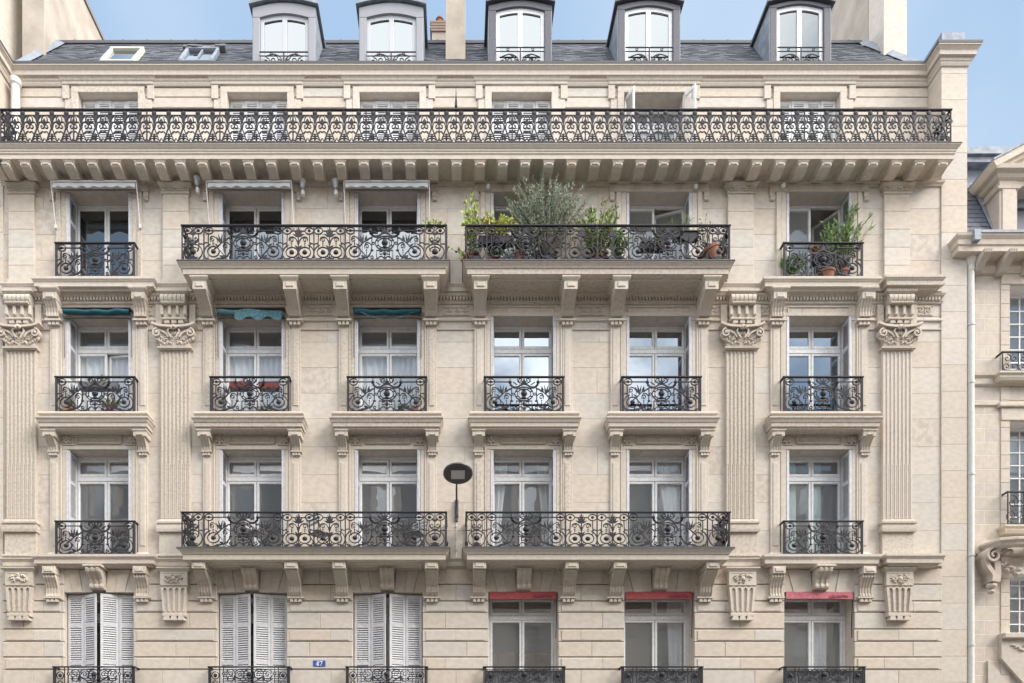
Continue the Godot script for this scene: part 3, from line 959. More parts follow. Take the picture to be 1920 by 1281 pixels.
func string_course(y: float, lower: bool) -> void:
	# continuous band with deeper ledges under the outer windows and over the last pilaster
	var o = hub("string_course", B)
	var pr = func(d: float) -> Array:
		return [Vector2(-0.13, y - 0.25), Vector2(-0.11, y - 0.21), Vector2(-0.045, y - 0.20), Vector2(-0.045, y - 0.11), Vector2(-0.03, y - 0.095), Vector2(-0.015, y - 0.07), Vector2(0, y - 0.055), Vector2(0, y - d)]
	var b = MB.new()
	b.ledge(XL, XR, -0.02, 0.16, pr.call(0.028))
	part("stone_band", b.mesh(), M_trim, o)
	for k in [[COLS[0] - 1.42, COLS[0] + 1.42, 0.31], [COLS[5] - 1.42, COLS[5] + 1.30, 0.31], [9.86, 11.24, 0.36]]:
		var c = MB.new()
		c.ledge(k[0], k[1], -0.02, k[2], pr.call(0.0))
		part("ledge", c.mesh(), M_trim, o)
func long_balcony(x0: float, x1: float, y: float, sink: float, panels: Array, h: float) -> void:
	var o = hub("balcony_slab", B)
	var b = MB.new()
	b.ledge(x0 + 0.07, x1 - 0.07, -0.02, 0.68, [Vector2(-0.10, y - 0.27), Vector2(-0.045, y - 0.26), Vector2(-0.045, y - 0.255), Vector2(-0.02, y - 0.25), Vector2(-0.02, y - 0.135), Vector2(0.0, y - 0.13), Vector2(0.015, y - 0.10), Vector2(0.05, y - 0.06), Vector2(0.07, y - 0.045), Vector2(0.07, y - 0.03)])
	part("moulded_slab", b.mesh(), M_trim, o)
	var z = MB.new()
	z.block(x0 - 0.015, x1 + 0.015, y - 0.03, y, -0.02, 0.765, 0.004)
	part("zinc_cover", z.mesh(), mat("lead_edge", lin(0.09, 0.09, 0.10), 0.6), o)
	# soffit coffers
	var c = MB.new()
	var xs = [x0 + 0.2]
	for p in panels:
		if p[0] == "med": xs.append(p[1] - 1.01); xs.append(p[1] + 1.01)
	xs.append(x1 - 0.2)
	for k in xs.size() - 1:
		var a: float = xs[k] + 0.22
		var d: float = xs[k + 1] - 0.22
		if d - a < 0.3: continue
		for q in [[a, d, 0.10, 0.14], [a, d, 0.50, 0.54]]: c.box(q[0], q[1], y - 0.295, y - 0.268, q[2], q[3])
		for q in [a, d]: c.box(q - 0.02, q + 0.02, y - 0.297, y - 0.268, 0.10, 0.54)
	part("soffit_moulding", c.mesh(), M_trim, o)
	railing(x0 + 0.08, x1 - 0.08, y, 0.68, 0.0, panels, h)

func build_middle_storeys() -> void:
	# ---- storeys D and C share one ashlar wall; pilasters span both
	var wall = hub("wall", B)
	backing(wall, 7.0, 10.53, TOPS[1], 0.77, 0.0)
	backing(wall, 10.53, 13.64, TOPS[2], 0.77, 0.0)
	var e = opening_edges(0.77)
	var ys_d = courses(7.25, 10.53, 0.655)
	var ys_c = courses(10.53, 12.93, 0.60)
	for k in range(0, e.size(), 2):
		ashlar(wall, e[k], e[k + 1], ys_d, 0.0)
	var wall2 = hub("wall", B)
	for k in range(0, e.size(), 2):
		ashlar(wall2, e[k], e[k + 1], ys_c, 0.0)
	for c in COLS:
		lintel(wall, c, TOPS[1], 0.77, 0.0)
		ashlar(wall, c - 0.77, c + 0.77, [TOPS[1] + 0.296, 10.53], 0.0)
		lintel(wall2, c, TOPS[2], 0.77, 0.0)
	# frieze with fret blocks, dentils and architrave mouldings
	var fz = hub("frieze", B)
	for k in range(0, e.size(), 2):
		stone(fz, e[k], e[k + 1], 12.935, 13.40, -0.03, 0.0, 0.004, null, "frieze_stone")
	for c in COLS: stone(fz, c - 0.767, c + 0.767, TOPS[2] + 0.299, 13.40, -0.03, 0.003, 0.004, null, "frieze_stone")
	var d = MB.new()
	d.ledge(XL, XR, -0.02, 0.02, [Vector2(0, 13.20), Vector2(0.02, 13.215), Vector2(0.02, 13.24), Vector2(0.035, 13.25), Vector2(0.035, 13.265)])
	d.ledge(XL, XR, -0.02, 0.07, [Vector2(0, 13.335), Vector2(0.03, 13.36), Vector2(0.05, 13.40)])
	var x = XL + 0.03
	while x < XR - 0.05:
		d.box(x, x + 0.045, 13.265, 13.335, -0.01, 0.085)
		x += 0.075
	stuff(part("dentil_band", d.mesh(), M_trim, fz))
	for k in range(0, e.size(), 2):
		var b = MB.new()
		b.ledge(e[k], e[k + 1], -0.02, 0.012, [Vector2(0, 12.80), Vector2(0.03, 12.81), Vector2(0.03, 12.85), Vector2(0.01, 12.87), Vector2(0, 12.88)])
		b.ledge(e[k], e[k + 1], -0.02, 0.012, [Vector2(0, 12.60), Vector2(0.018, 12.605), Vector2(0.018, 12.625), Vector2(0, 12.63)])
		part("architrave_moulding", b.mesh(), M_trim, fz)
	# fret (greek key) panels
	var fret = func(cx: float, cnt: int) -> void:
		var b = MB.new()
		var u = 0.185
		for k in cnt:
			var q = cx + (k - (cnt - 1) * 0.5) * u
			for p in [[-0.08, 0.075, 0.07, 0.075], [0.07, 0.075, 0.07, -0.02], [0.07, -0.02, -0.01, -0.02], [-0.01, -0.02, -0.01, 0.03], [-0.01, 0.03, 0.03, 0.03], [-0.055, 0.03, -0.055, -0.075], [-0.055, -0.075, 0.085, -0.075]]:
				b.ribbon(poly([q + p[0], 13.06 + p[1], q + p[2], 13.06 + p[3]]), 0.028, -0.005, 0.028)
		var w = cnt * u * 0.5 + 0.04
		b.ribbon(poly([cx - w, 13.165, cx + w, 13.165]), 0.02, -0.005, 0.022)
		b.ribbon(poly([cx - w, 12.955, cx + w, 12.955]), 0.02, -0.005, 0.022)
		part("greek_key", b.mesh(), M_trim, fz)
	for q in [-7.25, -6.0, -3.19, 0.0, 3.16, 6.05, 7.24]: fret.call(q, 3 if absf(q) < 4 else 1)
	for q in [-9.52, 9.72]: fret.call(q, 1)
	fret.call(10.95, 2)
	for c in COLS:   # panel over each fourth-floor window
		var b = MB.new()
		for q in [[c - 0.72, c + 0.72, 13.13, 13.16], [c - 0.72, c + 0.72, 12.985, 13.01]]: b.block(q[0], q[1], q[2], q[3], -0.01, 0.025, 0.006)
		for s in [-1, 1]: b.block(c + s * 0.72 - 0.015, c + s * 0.72 + 0.015, 13.01, 13.13, -0.01, 0.024, 0.006)
		part("panel_moulding", b.mesh(), M_trim, fz)
	for cx in [-10.15, -6.55, 6.65, 10.3]: fluted_pilaster(cx, 8.13, 12.10)
	# ---- window surrounds
	for i in SIX:
		var c: float = COLS[i]
		for lv in [1, 2]:
			var fl: float = FLOORS[lv]
			var top: float = TOPS[lv]
			var b = MB.new()
			for s in [-1, 1]:
				b.block(c + s * 0.815 - 0.045, c + s * 0.815 + 0.045, fl, top, -0.02, 0.028, 0.008)
				b.block(c + s * 0.885 - 0.022, c + s * 0.885 + 0.022, fl, top + 0.10, -0.02, 0.045, 0.010)
				b.block(c + s * 1.03 - 0.115, c + s * 1.03 + 0.115, fl + 0.12, top + (-0.09 if lv == 1 else -0.14), -0.02, 0.04, 0.006)
				b.block(c + s * 1.03 - 0.065, c + s * 1.03 + 0.065, fl + 0.28, top - 0.32, 0.03, 0.055, 0.012)
				b.ledge(c + s * 1.03 - 0.115, c + s * 1.03 + 0.115, -0.02, 0.04, [Vector2(0.08, fl), Vector2(0.07, fl + 0.05), Vector2(0.015, fl + 0.12), Vector2(0, fl + 0.14)])
			b.block(c - 0.86, c + 0.86, top, top + 0.085, -0.02, 0.028, 0.008)
			part("window_surround", b.mesh(), M_trim, B)
		# carved panel and rosettes under the fourth-floor ledge
		var g = MB.new()
		g.block(c - 0.52, c + 0.52, 9.93, 9.955, -0.01, 0.04, 0.008)
		g.block(c - 0.52, c + 0.52, 10.10, 10.125, -0.01, 0.04, 0.008)
		for s in [-1, 1]:
			g.block(c + s * 0.52 - 0.012, c + s * 0.52 + 0.012, 9.955, 10.10, -0.01, 0.039, 0.006)
			g.block(c + s * 0.74 - 0.13, c + s * 0.74 + 0.13, 9.90, 9.92, -0.01, 0.035, 0.006)
			for a in 6:
				var t = TAU * a / 6.0 + 0.5
				g.dome(c + s * 0.76 + cos(t) * 0.06, 10.02 + sin(t) * 0.058, 0.0, 0.055, 0.034, 0.06, t, 7, 2)
			g.dome(c + s * 0.76, 10.02, 0.02, 0.03, 0.03, 0.065, 0, 7, 2)
		part("rosette_panel", g.mesh(), M_trim, B)
		# ledge of the fourth-floor window
		var l = hub("window_ledge", B)
		var y = 10.53
		var lm = MB.new()
		lm.ledge(c - 1.18, c + 1.18, -0.02, 0.24, [Vector2(0.02, y - 0.14), Vector2(0.03, y - 0.12), Vector2(0.055, y - 0.07), Vector2(0.085, y - 0.055), Vector2(0.085, y - 0.03), Vector2(0.07, y)])
		part("upper_slab", lm.mesh(), M_trim, l)
		var ln = MB.new()
		ln.ledge(c - 1.18, c + 1.18, -0.02, 0.24, [Vector2(0.0, y - 0.40), Vector2(0.03, y - 0.375), Vector2(0.03, y - 0.345), Vector2(0.06, y - 0.34), Vector2(0.065, y - 0.26), Vector2(0.08, y - 0.25), Vector2(0.10, y - 0.20), Vector2(0.125, y - 0.17), Vector2(0.125, y - 0.14)])
		part("cornice", ln.mesh(), M_trim, l)
		for s in [-1, 1]:
			var yt = 10.15
			var o = hub("ledge_bracket", B, Vector3(c + s * 1.05, 0, 0))
			part("fluted_body", bracket_mesh([Vector2(0.24, yt - 0.15), Vector2(0.21, yt - 0.19), Vector2(0.15, yt - 0.26), Vector2(0.10, yt - 0.33), Vector2(0.085, yt - 0.41)], 0.19, -0.01, 3, 0.014), M_trim, o)
			var k = MB.new()
			k.ledge(-0.115, 0.115, -0.01, 0.22, [Vector2(0, yt - 0.16), Vector2(0.03, yt - 0.15), Vector2(0.03, yt - 0.05), Vector2(0.05, yt - 0.03), Vector2(0.05, yt)])
			k.ext_z(poly([-0.075, yt - 0.13, 0.075, yt - 0.13, 0.045, yt - 0.08, -0.045, yt - 0.08]), 0.24, 0.275)
			part("bracket_block", k.mesh(), M_trim, o)
			k = MB.new()
			k.ledge(-0.10, 0.10, -0.01, 0.075, [Vector2(0, yt - 0.45), Vector2(0.025, yt - 0.44), Vector2(0.025, yt - 0.41), Vector2(0, yt - 0.40)])
			guttae(k, 0, yt - 0.45, 0.19, 3, 0.03, 0.06, 0.06)
			k.dome(0, yt - 0.525, 0.03, 0.04, 0.03, 0.03, 0, 7, 2)
			part("drops", k.mesh(), M_trim, o)
		# brackets above the fourth-floor window
		var big: bool = i >= 1 and i <= 4
		for s in [-1, 1]:
			var o = hub("balcony_bracket", B, Vector3(c + s * 1.02, 0, 0))
			var yt = 13.40
			var zf = 0.60 if big else 0.27
			var face = [Vector2(zf - 0.02, yt - 0.27), Vector2(zf * 0.78, yt - 0.33), Vector2(zf * 0.56, yt - 0.41), Vector2(zf * 0.38, yt - 0.49), Vector2(zf * 0.25 + 0.02, yt - 0.57)] if big else [Vector2(zf - 0.02, yt - 0.24), Vector2(0.21, yt - 0.29), Vector2(0.16, yt - 0.38), Vector2(0.14, yt - 0.47), Vector2(0.15, yt - 0.57)]
			part("fluted_body", bracket_mesh(face, 0.27, -0.01, 5 if big else 4), M_trim, o)
			var k = MB.new()
			k.ledge(-0.15, 0.15, -0.01, zf, [Vector2(-0.01, yt - 0.275 if big else yt - 0.245), Vector2(0, yt - 0.27 if big else yt - 0.24), Vector2(0, yt - 0.09), Vector2(0.03, yt - 0.06), Vector2(0.055, yt - 0.03), Vector2(0.055, yt)])
			k.block(-0.09, 0.09, yt - 0.225, yt - 0.12, zf - 0.01, zf + 0.02, 0.014)
			part("bracket_block", k.mesh(), M_trim, o)
			k = MB.new()
			k.ledge(-0.145, 0.145, -0.01, 0.10, [Vector2(0, yt - 0.66), Vector2(0.04, yt - 0.65), Vector2(0.04, yt - 0.61), Vector2(0.01, yt - 0.58), Vector2(0, yt - 0.565)])
			guttae(k, 0, yt - 0.66, 0.27, 3, 0.04, 0.08, 0.07)
			part("drops", k.mesh(), M_trim, o)
	string_course(7.25, true)
	string_course(13.64, false)
	var pl = [["narrow", -5.905, 0.48], ["med", COLS[1], 1.77], ["scroll", -3.54, 0.70], ["scroll", -2.84, 0.70], ["med", COLS[2], 1.77], ["narrow", -0.475, 0.48]]
	var prr = [["narrow", 0.465, 0.45], ["med", COLS[3], 1.77], ["scroll", 2.815, 0.705], ["scroll", 3.52, 0.705], ["med", COLS[4], 1.77], ["narrow", 5.885, 0.48]]
	for y in [[13.67, 0.83], [7.25, 0.815]]:
		long_balcony(-6.23, -0.145, y[0], 0.0, pl, y[1])
		long_balcony(0.155, 6.22, y[0], 0.0, prr, y[1])
	# single railings
	for i in SIX:
		railing(COLS[i] - 0.91, COLS[i] + 0.91, 10.57, 0.20, 0.0, [["med", COLS[i], 1.77]], 0.83)
		railing(COLS[i] - 0.93, COLS[i] + 0.93, 3.86, 0.25, 0.0, [["swag", COLS[i], 1.80]], 0.82)
		if i in [0, 5]:
			railing(COLS[i] - 0.91, COLS[i] + 0.91, 13.67, 0.20, 0.0, [["med", COLS[i], 1.77]], 0.83)
			railing(COLS[i] - 0.91, COLS[i] + 0.91, 7.26, 0.20, 0.0, [["med", COLS[i], 1.77]], 0.80)
		# sill slabs of the lowest railings
		stone(B, COLS[i] - 1.05, COLS[i] + 1.05, 3.70, 3.85, -0.3, 0.34, 0.012, M_trim, "window_sill")

func build_fifth_storey() -> void:
	var wall = hub("wall", B)
	backing(wall, 13.64, 16.06, TOPS[3], 0.77, 0.0)
	var e = opening_edges(0.77)
	var ys = courses(13.64, 16.06, 0.61)
	for k in range(0, e.size(), 2): ashlar(wall, e[k], e[k + 1], ys, 0.0, 1.0)
	for c in COLS:
		lintel(wall, c, TOPS[3], 0.77, 0.0, 0.24)
		var b = MB.new()
		b.block(c - 1.16, c + 1.16, TOPS[3] + 0.005, 16.0, -0.02, 0.045, 0.008)
		b.block(c - 1.19, c + 1.19, 16.0, 16.055, -0.02, 0.075, 0.012)
		for s in [-1, 1]:
			b.block(c + s * 1.10 - 0.06, c + s * 1.10 + 0.06, 15.70, TOPS[3] + 0.003, -0.02, 0.046, 0.006)
			b.block(c + s * 1.10 - 0.05, c + s * 1.10 + 0.05, 15.62, 15.69, -0.02, 0.06, 0.012)
			b.block(c + s * 0.83 - 0.06, c + s * 0.83 + 0.06, 13.64, TOPS[3] + 0.004, -0.02, 0.028, 0.006)
			b.block(c + s * 0.95 - 0.055, c + s * 0.95 + 0.055, 13.64, TOPS[3] + 0.004, -0.02, 0.044, 0.01)
		part("window_surround", b.mesh(), M_trim, B)
	for cx in [-10.15, -6.55, 6.65, 10.3]:
		var p = hub("plain_pilaster", B)
		var m: Material = stones[2]
		for k in 5:
			stone(p, cx - 0.30, cx + 0.30, 13.66 + 0.42 * k, 13.66 + 0.42 * (k + 1) - 0.003, -0.02, 0.07, 0.006, stones[(k * 2) % 5])
		var b = MB.new()
		stone(p, cx - 0.335, cx + 0.335, 13.62, 13.75, -0.02, 0.085, 0.01, M_trim, "base")
		b.ledge(cx - 0.31, cx + 0.31, -0.02, 0.08, [Vector2(0, 15.73), Vector2(0.025, 15.74), Vector2(0.025, 15.765), Vector2(0.0, 15.775), Vector2(0.015, 15.86), Vector2(0.06, 15.905), Vector2(0.085, 15.93), Vector2(0.085, 15.955), Vector2(0.03, 15.965), Vector2(0.03, 16.05)])
		for k in 13:
			var t = k / 12.0 - 0.5
			b.dome(cx + t * 0.62, 15.855 + 0.02 * cos(t * 14), 0.09, 0.035, 0.035 + 0.012 * cos(t * 9), 0.045, t * 2.0, 7, 2)
			b.dome(cx + t * 0.58, 15.81, 0.085, 0.022, 0.03, 0.03, -t * 2.0, 6, 2)
		part("capital", b.mesh(), M_trim, p)
	# ---- great cornice with modillions, carrying the top balcony
	var o = hub("great_cornice", B)
	var ft = 16.345
	var s = MB.new()
	s.ledge(-10.60, 11.24, -0.5, 0.60, [Vector2(-0.05, 16.06), Vector2(0.0, 16.065), Vector2(0.0, 16.16), Vector2(0.02, 16.17), Vector2(0.02, 16.205), Vector2(0.035, 16.215), Vector2(0.035, 16.25), Vector2(0.06, 16.27), Vector2(0.09, 16.305), Vector2(0.10, 16.31), Vector2(0.10, 16.325)])
	part("moulded_slab", s.mesh(), M_trim, o)
	var z = MB.new()
	z.block(-10.71, 11.35, 16.325, ft, -0.5, 0.71, 0.004)
	part("lead_cover", z.mesh(), mats.lead_edge, o)
	var bm = MB.new()
	bm.ledge(XL, XR, -0.02, 0.02, [Vector2(0, 15.96), Vector2(0.015, 15.965), Vector2(0.02, 15.99), Vector2(0.05, 16.02), Vector2(0.06, 16.06)])
	part("bed_moulding", bm.mesh(), M_trim, o)
	var mm = MB.new()
	mm.ext_x(poly([0.58, 16.06, 0.58, 15.94, 0.55, 15.915, 0.44, 15.885, 0.34, 15.87, 0.28, 15.875, 0.20, 15.93, 0.12, 16.0, 0.02, 16.02, 0.02, 16.06]), -0.105, 0.105)
	mm.ledge(-0.105, 0.105, 0.04, 0.575, [Vector2(0, 16.0), Vector2(0.02, 16.01), Vector2(0.02, 16.03), Vector2(0.045, 16.045), Vector2(0.045, 16.06)])
	mm.block(-0.07, 0.07, 15.95, 15.99, 0.5, 0.60, 0.008)
	var mesh = mm.mesh()
	for px in [-6, 8, 46, 85, 129, 172, 216, 261, 299, 337, 379, 421, 465, 508, 552, 595, 638, 682, 725, 769, 812, 856, 900, 943, 985, 1029, 1072, 1116, 1159, 1202, 1245, 1289, 1333, 1376, 1420, 1464, 1507, 1551, 1595, 1638, 1682, 1725, 1769]:
		part("modillion", mesh, [M_trim, stones[0], stones[3], stones[1]][rng.randi() % 4], o, Vector3(ex(px, 0.58), 0, 0))
	var pn = []
	var x0 = -10.31
	var n = 13
	var w = (11.20 - x0) / n
	for k in n: pn.append(["lattice", x0 + w * (k + 0.5), w])
	railing(x0, 11.20, ft, 0.55, 0.0, pn, 0.885)
	# spiked divider between the two halves of the balcony
	var dv = MB.new()
	dv.box(-0.012, 0.012, 0.0, 1.2, -0.012, 0.012)
	dv.ext_z(poly([-0.03, 1.0, 0.03, 1.0, 0.012, 1.2, 0.0, 1.42, -0.012, 1.2]), -0.01, 0.01)
	dv.lathe([Vector2(0.0, 0.9), Vector2(0.035, 0.96), Vector2(0.0, 1.05)], Vector3.ZERO, 8)
	part("balcony_divider", dv.mesh(), M_iron, B, Vector3(0.0, ft, 0.54))

func build_top_storey() -> void:
	var wall = hub("wall", B)
	backing(wall, 16.06, 19.0, TOPS[4], 0.72, ZA)
	var e = opening_edges(0.72)
	e[0] = -10.75
	var fill = MB.new()
	fill.box(-10.75, XL, 16.06, 19.0, ZA - 0.40, ZA - 0.03)
	part("corner_core", fill.mesh(), M_trim, wall)
	var ys = [16.06, ey(202, ZA), ey(182, ZA), ey(164, ZA), ey(146, ZA)]
	for k in range(0, e.size(), 2):
		for i in ys.size() - 1:
			stone(wall, e[k], e[k + 1], ys[i] + 0.008, ys[i + 1] - 0.008, ZA - 0.03, ZA, 0.01)
	for c in COLS:
		lintel(wall, c, TOPS[4], 0.72, ZA, 0.26)
		var b = MB.new()
		var y1 = ey(148, ZA)
		for s in [-1, 1]:
			b.block(c + s * 0.80 - 0.08, c + s * 0.80 + 0.08, 16.3, TOPS[4] + 0.15, ZA - 0.02, ZA + 0.05, 0.008)
			b.block(c + s * 0.96 - 0.08, c + s * 0.96 + 0.08, 16.3, TOPS[4] - 0.15, ZA - 0.02, ZA + 0.035, 0.008)
			b.block(c + s * 1.02 - 0.08, c + s * 1.02 + 0.08, TOPS[4] - 0.14, TOPS[4] + 0.19, ZA - 0.02, ZA + 0.045, 0.008)
		b.block(c - 0.88, c + 0.88, TOPS[4] + 0.004, TOPS[4] + 0.15, ZA - 0.02, ZA + 0.052, 0.008)
		b.block(c - 1.10, c + 1.10, TOPS[4] + 0.19, y1, ZA - 0.02, ZA + 0.06, 0.01)
		b.ledge(c - 1.12, c + 1.12, ZA - 0.02, ZA + 0.06, [Vector2(0, y1 - 0.12), Vector2(0.02, y1 - 0.10), Vector2(0.03, y1 - 0.06), Vector2(0.06, y1 - 0.03), Vector2(0.07, y1)])
		part("window_surround", b.mesh(), M_trim, B)
	# crowning cornice, breaking forward over the end piers
	var k = hub("crowning_cornice", B)
	var b = MB.new()
	var yt = 19.1
	var prof = [Vector2(0, yt - 0.36), Vector2(0.03, yt - 0.35), Vector2(0.05, yt - 0.30), Vector2(0.05, yt - 0.28), Vector2(0.07, yt - 0.26), Vector2(0.07, yt - 0.20), Vector2(0.13, yt - 0.19), Vector2(0.13, yt - 0.09), Vector2(0.15, yt - 0.07), Vector2(0.18, yt - 0.04), Vector2(0.20, yt - 0.03), Vector2(0.20, yt)]
	b.sweep([Vector2(-11.6, 0.03), Vector2(-10.73, 0.03), Vector2(-10.73, ZA), Vector2(11.36, ZA), Vector2(11.36, 0.03), Vector2(11.96, 0.03), Vector2(11.96, -2.5)], prof, false)
	b.box(-11.7, -10.65, yt - 0.1, yt - 0.001, -2.5, 0.1)
	b.box(-10.65, 11.3, yt - 0.1, yt - 0.001, -1.0, ZA + 0.1)
	b.box(11.28, 12.0, yt - 0.1, yt - 0.002, -2.5, 0.1)
	part("moulded_course", b.mesh(), M_trim, k)
	var g = MB.new()
	g.sweep([Vector2(-11.6, 0.03), Vector2(-10.73, 0.03), Vector2(-10.73, ZA), Vector2(11.36, ZA), Vector2(11.36, 0.03), Vector2(11.96, 0.03), Vector2(11.96, -2.5)], [Vector2(0.0, yt), Vector2(0.21, yt), Vector2(0.215, yt + 0.05), Vector2(0.0, yt + 0.06)], false)
	part("gutter", g.mesh(), mats.lead_edge, k)
	# end piers
	var pr = hub("end_pier", B)
	var pb = MB.new()
	pb.box(11.375, 11.95, 0.0, yt - 0.3, -2.5, 0.0)
	part("masonry_core", pb.mesh(), M_trim, pr)
	var y = 0.0
	while y < yt - 0.4:
		stone(pr, 11.36, 11.962, y + 0.002, minf(y + 0.62, yt - 0.3) - 0.002, -0.9, 0.03, 0.003)
		y += 0.62
	stone(pr, 11.40, 11.94, yt + 0.02, yt + 0.52, -1.2, -0.02, 0.01, M_zinc, "zinc_cap")
	var pl = hub("end_pier", B)
	var pc = MB.new()
	pc.box(-11.59, -10.615, 0.0, 16.04, -2.5, 0.0)
	pc.box(-11.59, -10.745, 16.04, yt - 0.3, -2.5, 0.0)
	part("masonry_core", pc.mesh(), M_trim, pl)
	y = 0.0
	while y < yt - 0.4:
		var xr = -10.6 if y < 16.0 else -10.73
		stone(pl, -11.6, xr, y + 0.002, minf(y + 0.62, yt - 0.3) - 0.002, -0.9, 0.03, 0.003)
		y += 0.62
	stone(pl, -11.5, -10.85, yt + 0.02, yt + 0.42, -1.2, -0.02, 0.01, M_zinc, "zinc_cap")

func build_roof() -> void:
	var roof = hub("roof", B)
	var y0 = 19.06
	var zf = -0.34
	var yb = 21.0
	var zb = -1.52
	var xa = -10.0
	var xb = 10.35
	var core = MB.new()
	core.quad(Vector3(-10.7, y0, zf), Vector3(11.3, y0, zf), Vector3(11.3, yb, zb), Vector3(-10.7, yb, zb))
	core.quad(Vector3(-10.7, yb, zb), Vector3(11.3, yb, zb), Vector3(11.3, yb + 0.8, -7.0), Vector3(-10.7, yb + 0.8, -7.0))
	part("deck", core.mesh(), M_slate, roof, Vector3(0, -0.02, -0.01))
	# slates laid in courses
	var tones = [MB.new(), MB.new(), MB.new()]
	var dy = (yb - y0) / 26.0
	var dz = (zb - zf) / 26.0
	for r in 26:
		var yy = y0 + dy * r
		var zz = zf + dz * r
		var x = -10.7 + (0.11 if r % 2 else 0.0)
		var lo = -10.65 + 0.55 * float(r) / 26.0
		var hi = 11.3 - 0.95 * float(r) / 26.0
		while x < 11.3:
			if x > lo and x + 0.2 < hi:
				var lift = rng.randf_range(0.006, 0.016)
				var nrm = Vector3(0, -dz, dy).normalized() * lift
				var a = Vector3(x + 0.003, yy, zz) + nrm
				var b = Vector3(x + 0.213, yy, zz) + nrm
				var c = Vector3(x + 0.213, yy + dy * 1.15, zz + dz * 1.15) + nrm * 0.1
				var d = Vector3(x + 0.003, yy + dy * 1.15, zz + dz * 1.15) + nrm * 0.1
				var sl = tones[[0, 1, 1, 2, 1, 0, 1][rng.randi() % 7]]
				sl.quad(a, b, c, d)
				sl.quad(a - nrm, b - nrm, b, a)
			x += 0.217
	for k in 3: stuff(part("slates", tones[k].mesh(), [M_slate, textured("mid_slate", lin(0.17, 0.18, 0.205), M_slate.albedo_texture, 0.9, 0.6), textured("light_slate", lin(0.22, 0.23, 0.255), M_slate.albedo_texture, 0.9, 0.6)][k], roof))
	var rd = MB.new()
	rd.box(-10.2, 10.4, yb - 0.02, yb + 0.05, zb - 0.06, zb + 0.05)
	var x = -9.8
	while x < 10.3:
		rd.box(x, x + 0.05, yb + 0.05, yb + 0.085, zb - 0.02, zb + 0.03)
		x += 0.62
	part("ridge", rd.mesh(), mats.lead_edge, roof)
	# hip flashings at both ends
	for s in [[-10.66, -10.1, -10.9], [11.3, 10.4, 11.5]]:
		var fb = MB.new()
		var a = Vector3(s[0], y0 + 0.02, zf + 0.05)
		var b = Vector3(s[1], yb + 0.02, zb + 0.05)
		var d = Vector3(0.09 * signf(s[0]), 0.02, 0.02)
		fb.quad(a - d, a + d, b + d, b - d)
		var c = Vector3(s[2], y0 + 0.3, -0.6)
		fb.quad(a + d, c, Vector3(s[2], yb + 0.1, -1.9), b + d)
		part("flashing", fb.mesh(), M_zinc, roof)
	# skylights
	for k in [[235, 0], [378, 1]]:
		var w = hub("skylight", B)
		var cx = ex(k[0], -0.95)
		var zc = -0.85
		var yc = y0 + (zc - zf) / (zb - zf) * (yb - y0)
		var m = MB.new()
		m.block(-0.42, -0.34, -0.45, 0.45, -0.06, 0.07, 0.01)
		m.block(0.34, 0.42, -0.45, 0.45, -0.06, 0.07, 0.01)
		m.block(-0.42, 0.42, 0.45, 0.54, -0.06, 0.08, 0.01)
		m.block(-0.42, 0.42, -0.52, -0.45, -0.06, 0.06, 0.01)
		if k[1]: m.box(-0.015, 0.015, -0.45, 0.45, 0.02, 0.05)
		var fr = part("skylight_frame", m.mesh(), mat("aged_zinc_trim", lin(0.55, 0.53, 0.45), 0.6) if k[1] == 0 else M_zinc, w, Vector3(cx, yc, zc + 0.03))
		fr.rotation.x = -atan2(zf - zb, yb - y0)
		var p = part("pane", pane_mesh(0.7, 0.9), M_mirror, w, Vector3(cx, yc, zc + 0.05))
		p.rotation.x = fr.rotation.x
		if k[1]:
			var q = MB.new()
			for t in 9:
				q.box(-0.5 + t * 0.115, -0.36 + t * 0.115, 0.50 + 0.03 * sin(t * 2.1), 0.62 + 0.03 * cos(t * 1.7), 0.0, 0.09 + 0.02 * sin(t))
			var fl = part("lead_apron", q.mesh(), mats.lead_edge, w, Vector3(cx, yc, zc + 0.03))
			fl.rotation.x = fr.rotation.x
	# dormers
	for k in [[530, 487, 578, 28, 2, 0], [734, 687, 780, 28, 2, 0], [975, 930, 1021, 15, -2, 1], [1217, 1172, 1262, 13, -2, 1], [1501, 1457, 1545, 10, -2, 1]]:
		dormer(ex(k[0], -0.45), ex(k[1], -0.45), ex(k[2], -0.45), ey(k[3], -0.45), ey(k[4], -0.45), k[5] == 1)
	# chimneys
	var ch = hub("chimney", B, Vector3(ex(854, -0.8), 19.0, -1.1))
	var cb = MB.new()
	cb.block(-0.245, 0.245, 0.0, 6.0, -0.4, 0.3, 0.008)
	part("stack", cb.mesh(), M_plaster, ch)
	var cf = MB.new()
	cf.ledge(-0.245, 0.245, -0.4, 0.3, [Vector2(0.10, 0.2), Vector2(0.08, 0.35), Vector2(0.03, 0.45), Vector2(0.03, 0.62), Vector2(0, 0.64)])
	part("flashing", cf.mesh(), M_zinc, ch)
	var c2 = hub("chimney", B, Vector3(ex(823, -3.0), 21.0, -3.0))
	var c2b = MB.new()
	c2b.block(-0.19, 0.19, 0.0, 1.75, -0.3, 0.2, 0.006)
	part("stack", c2b.mesh(), M_plaster, c2)
	for r in 4:
		for q in 2:
			stone(c2, -0.22 + q * 0.222 - (0.02 if r % 2 else 0.0), -0.002 + q * 0.222 + (0.02 if r % 2 == 0 else 0.0), 1.75 + r * 0.075, 1.815 + r * 0.075, -0.33, 0.23, 0.005, mat("chimney_brick", lin(0.27, 0.19, 0.155), 0.9), "brick")
	var pot = MB.new()
	pot.lathe([Vector2(0.10, 2.04), Vector2(0.11, 2.1), Vector2(0.095, 2.25), Vector2(0.12, 2.27), Vector2(0.11, 2.31), Vector2(0.0, 2.31)], Vector3.ZERO, 12)
	part("chimney_pot", pot.mesh(), M_terracotta, c2, Vector3(0.02, 0, 0))
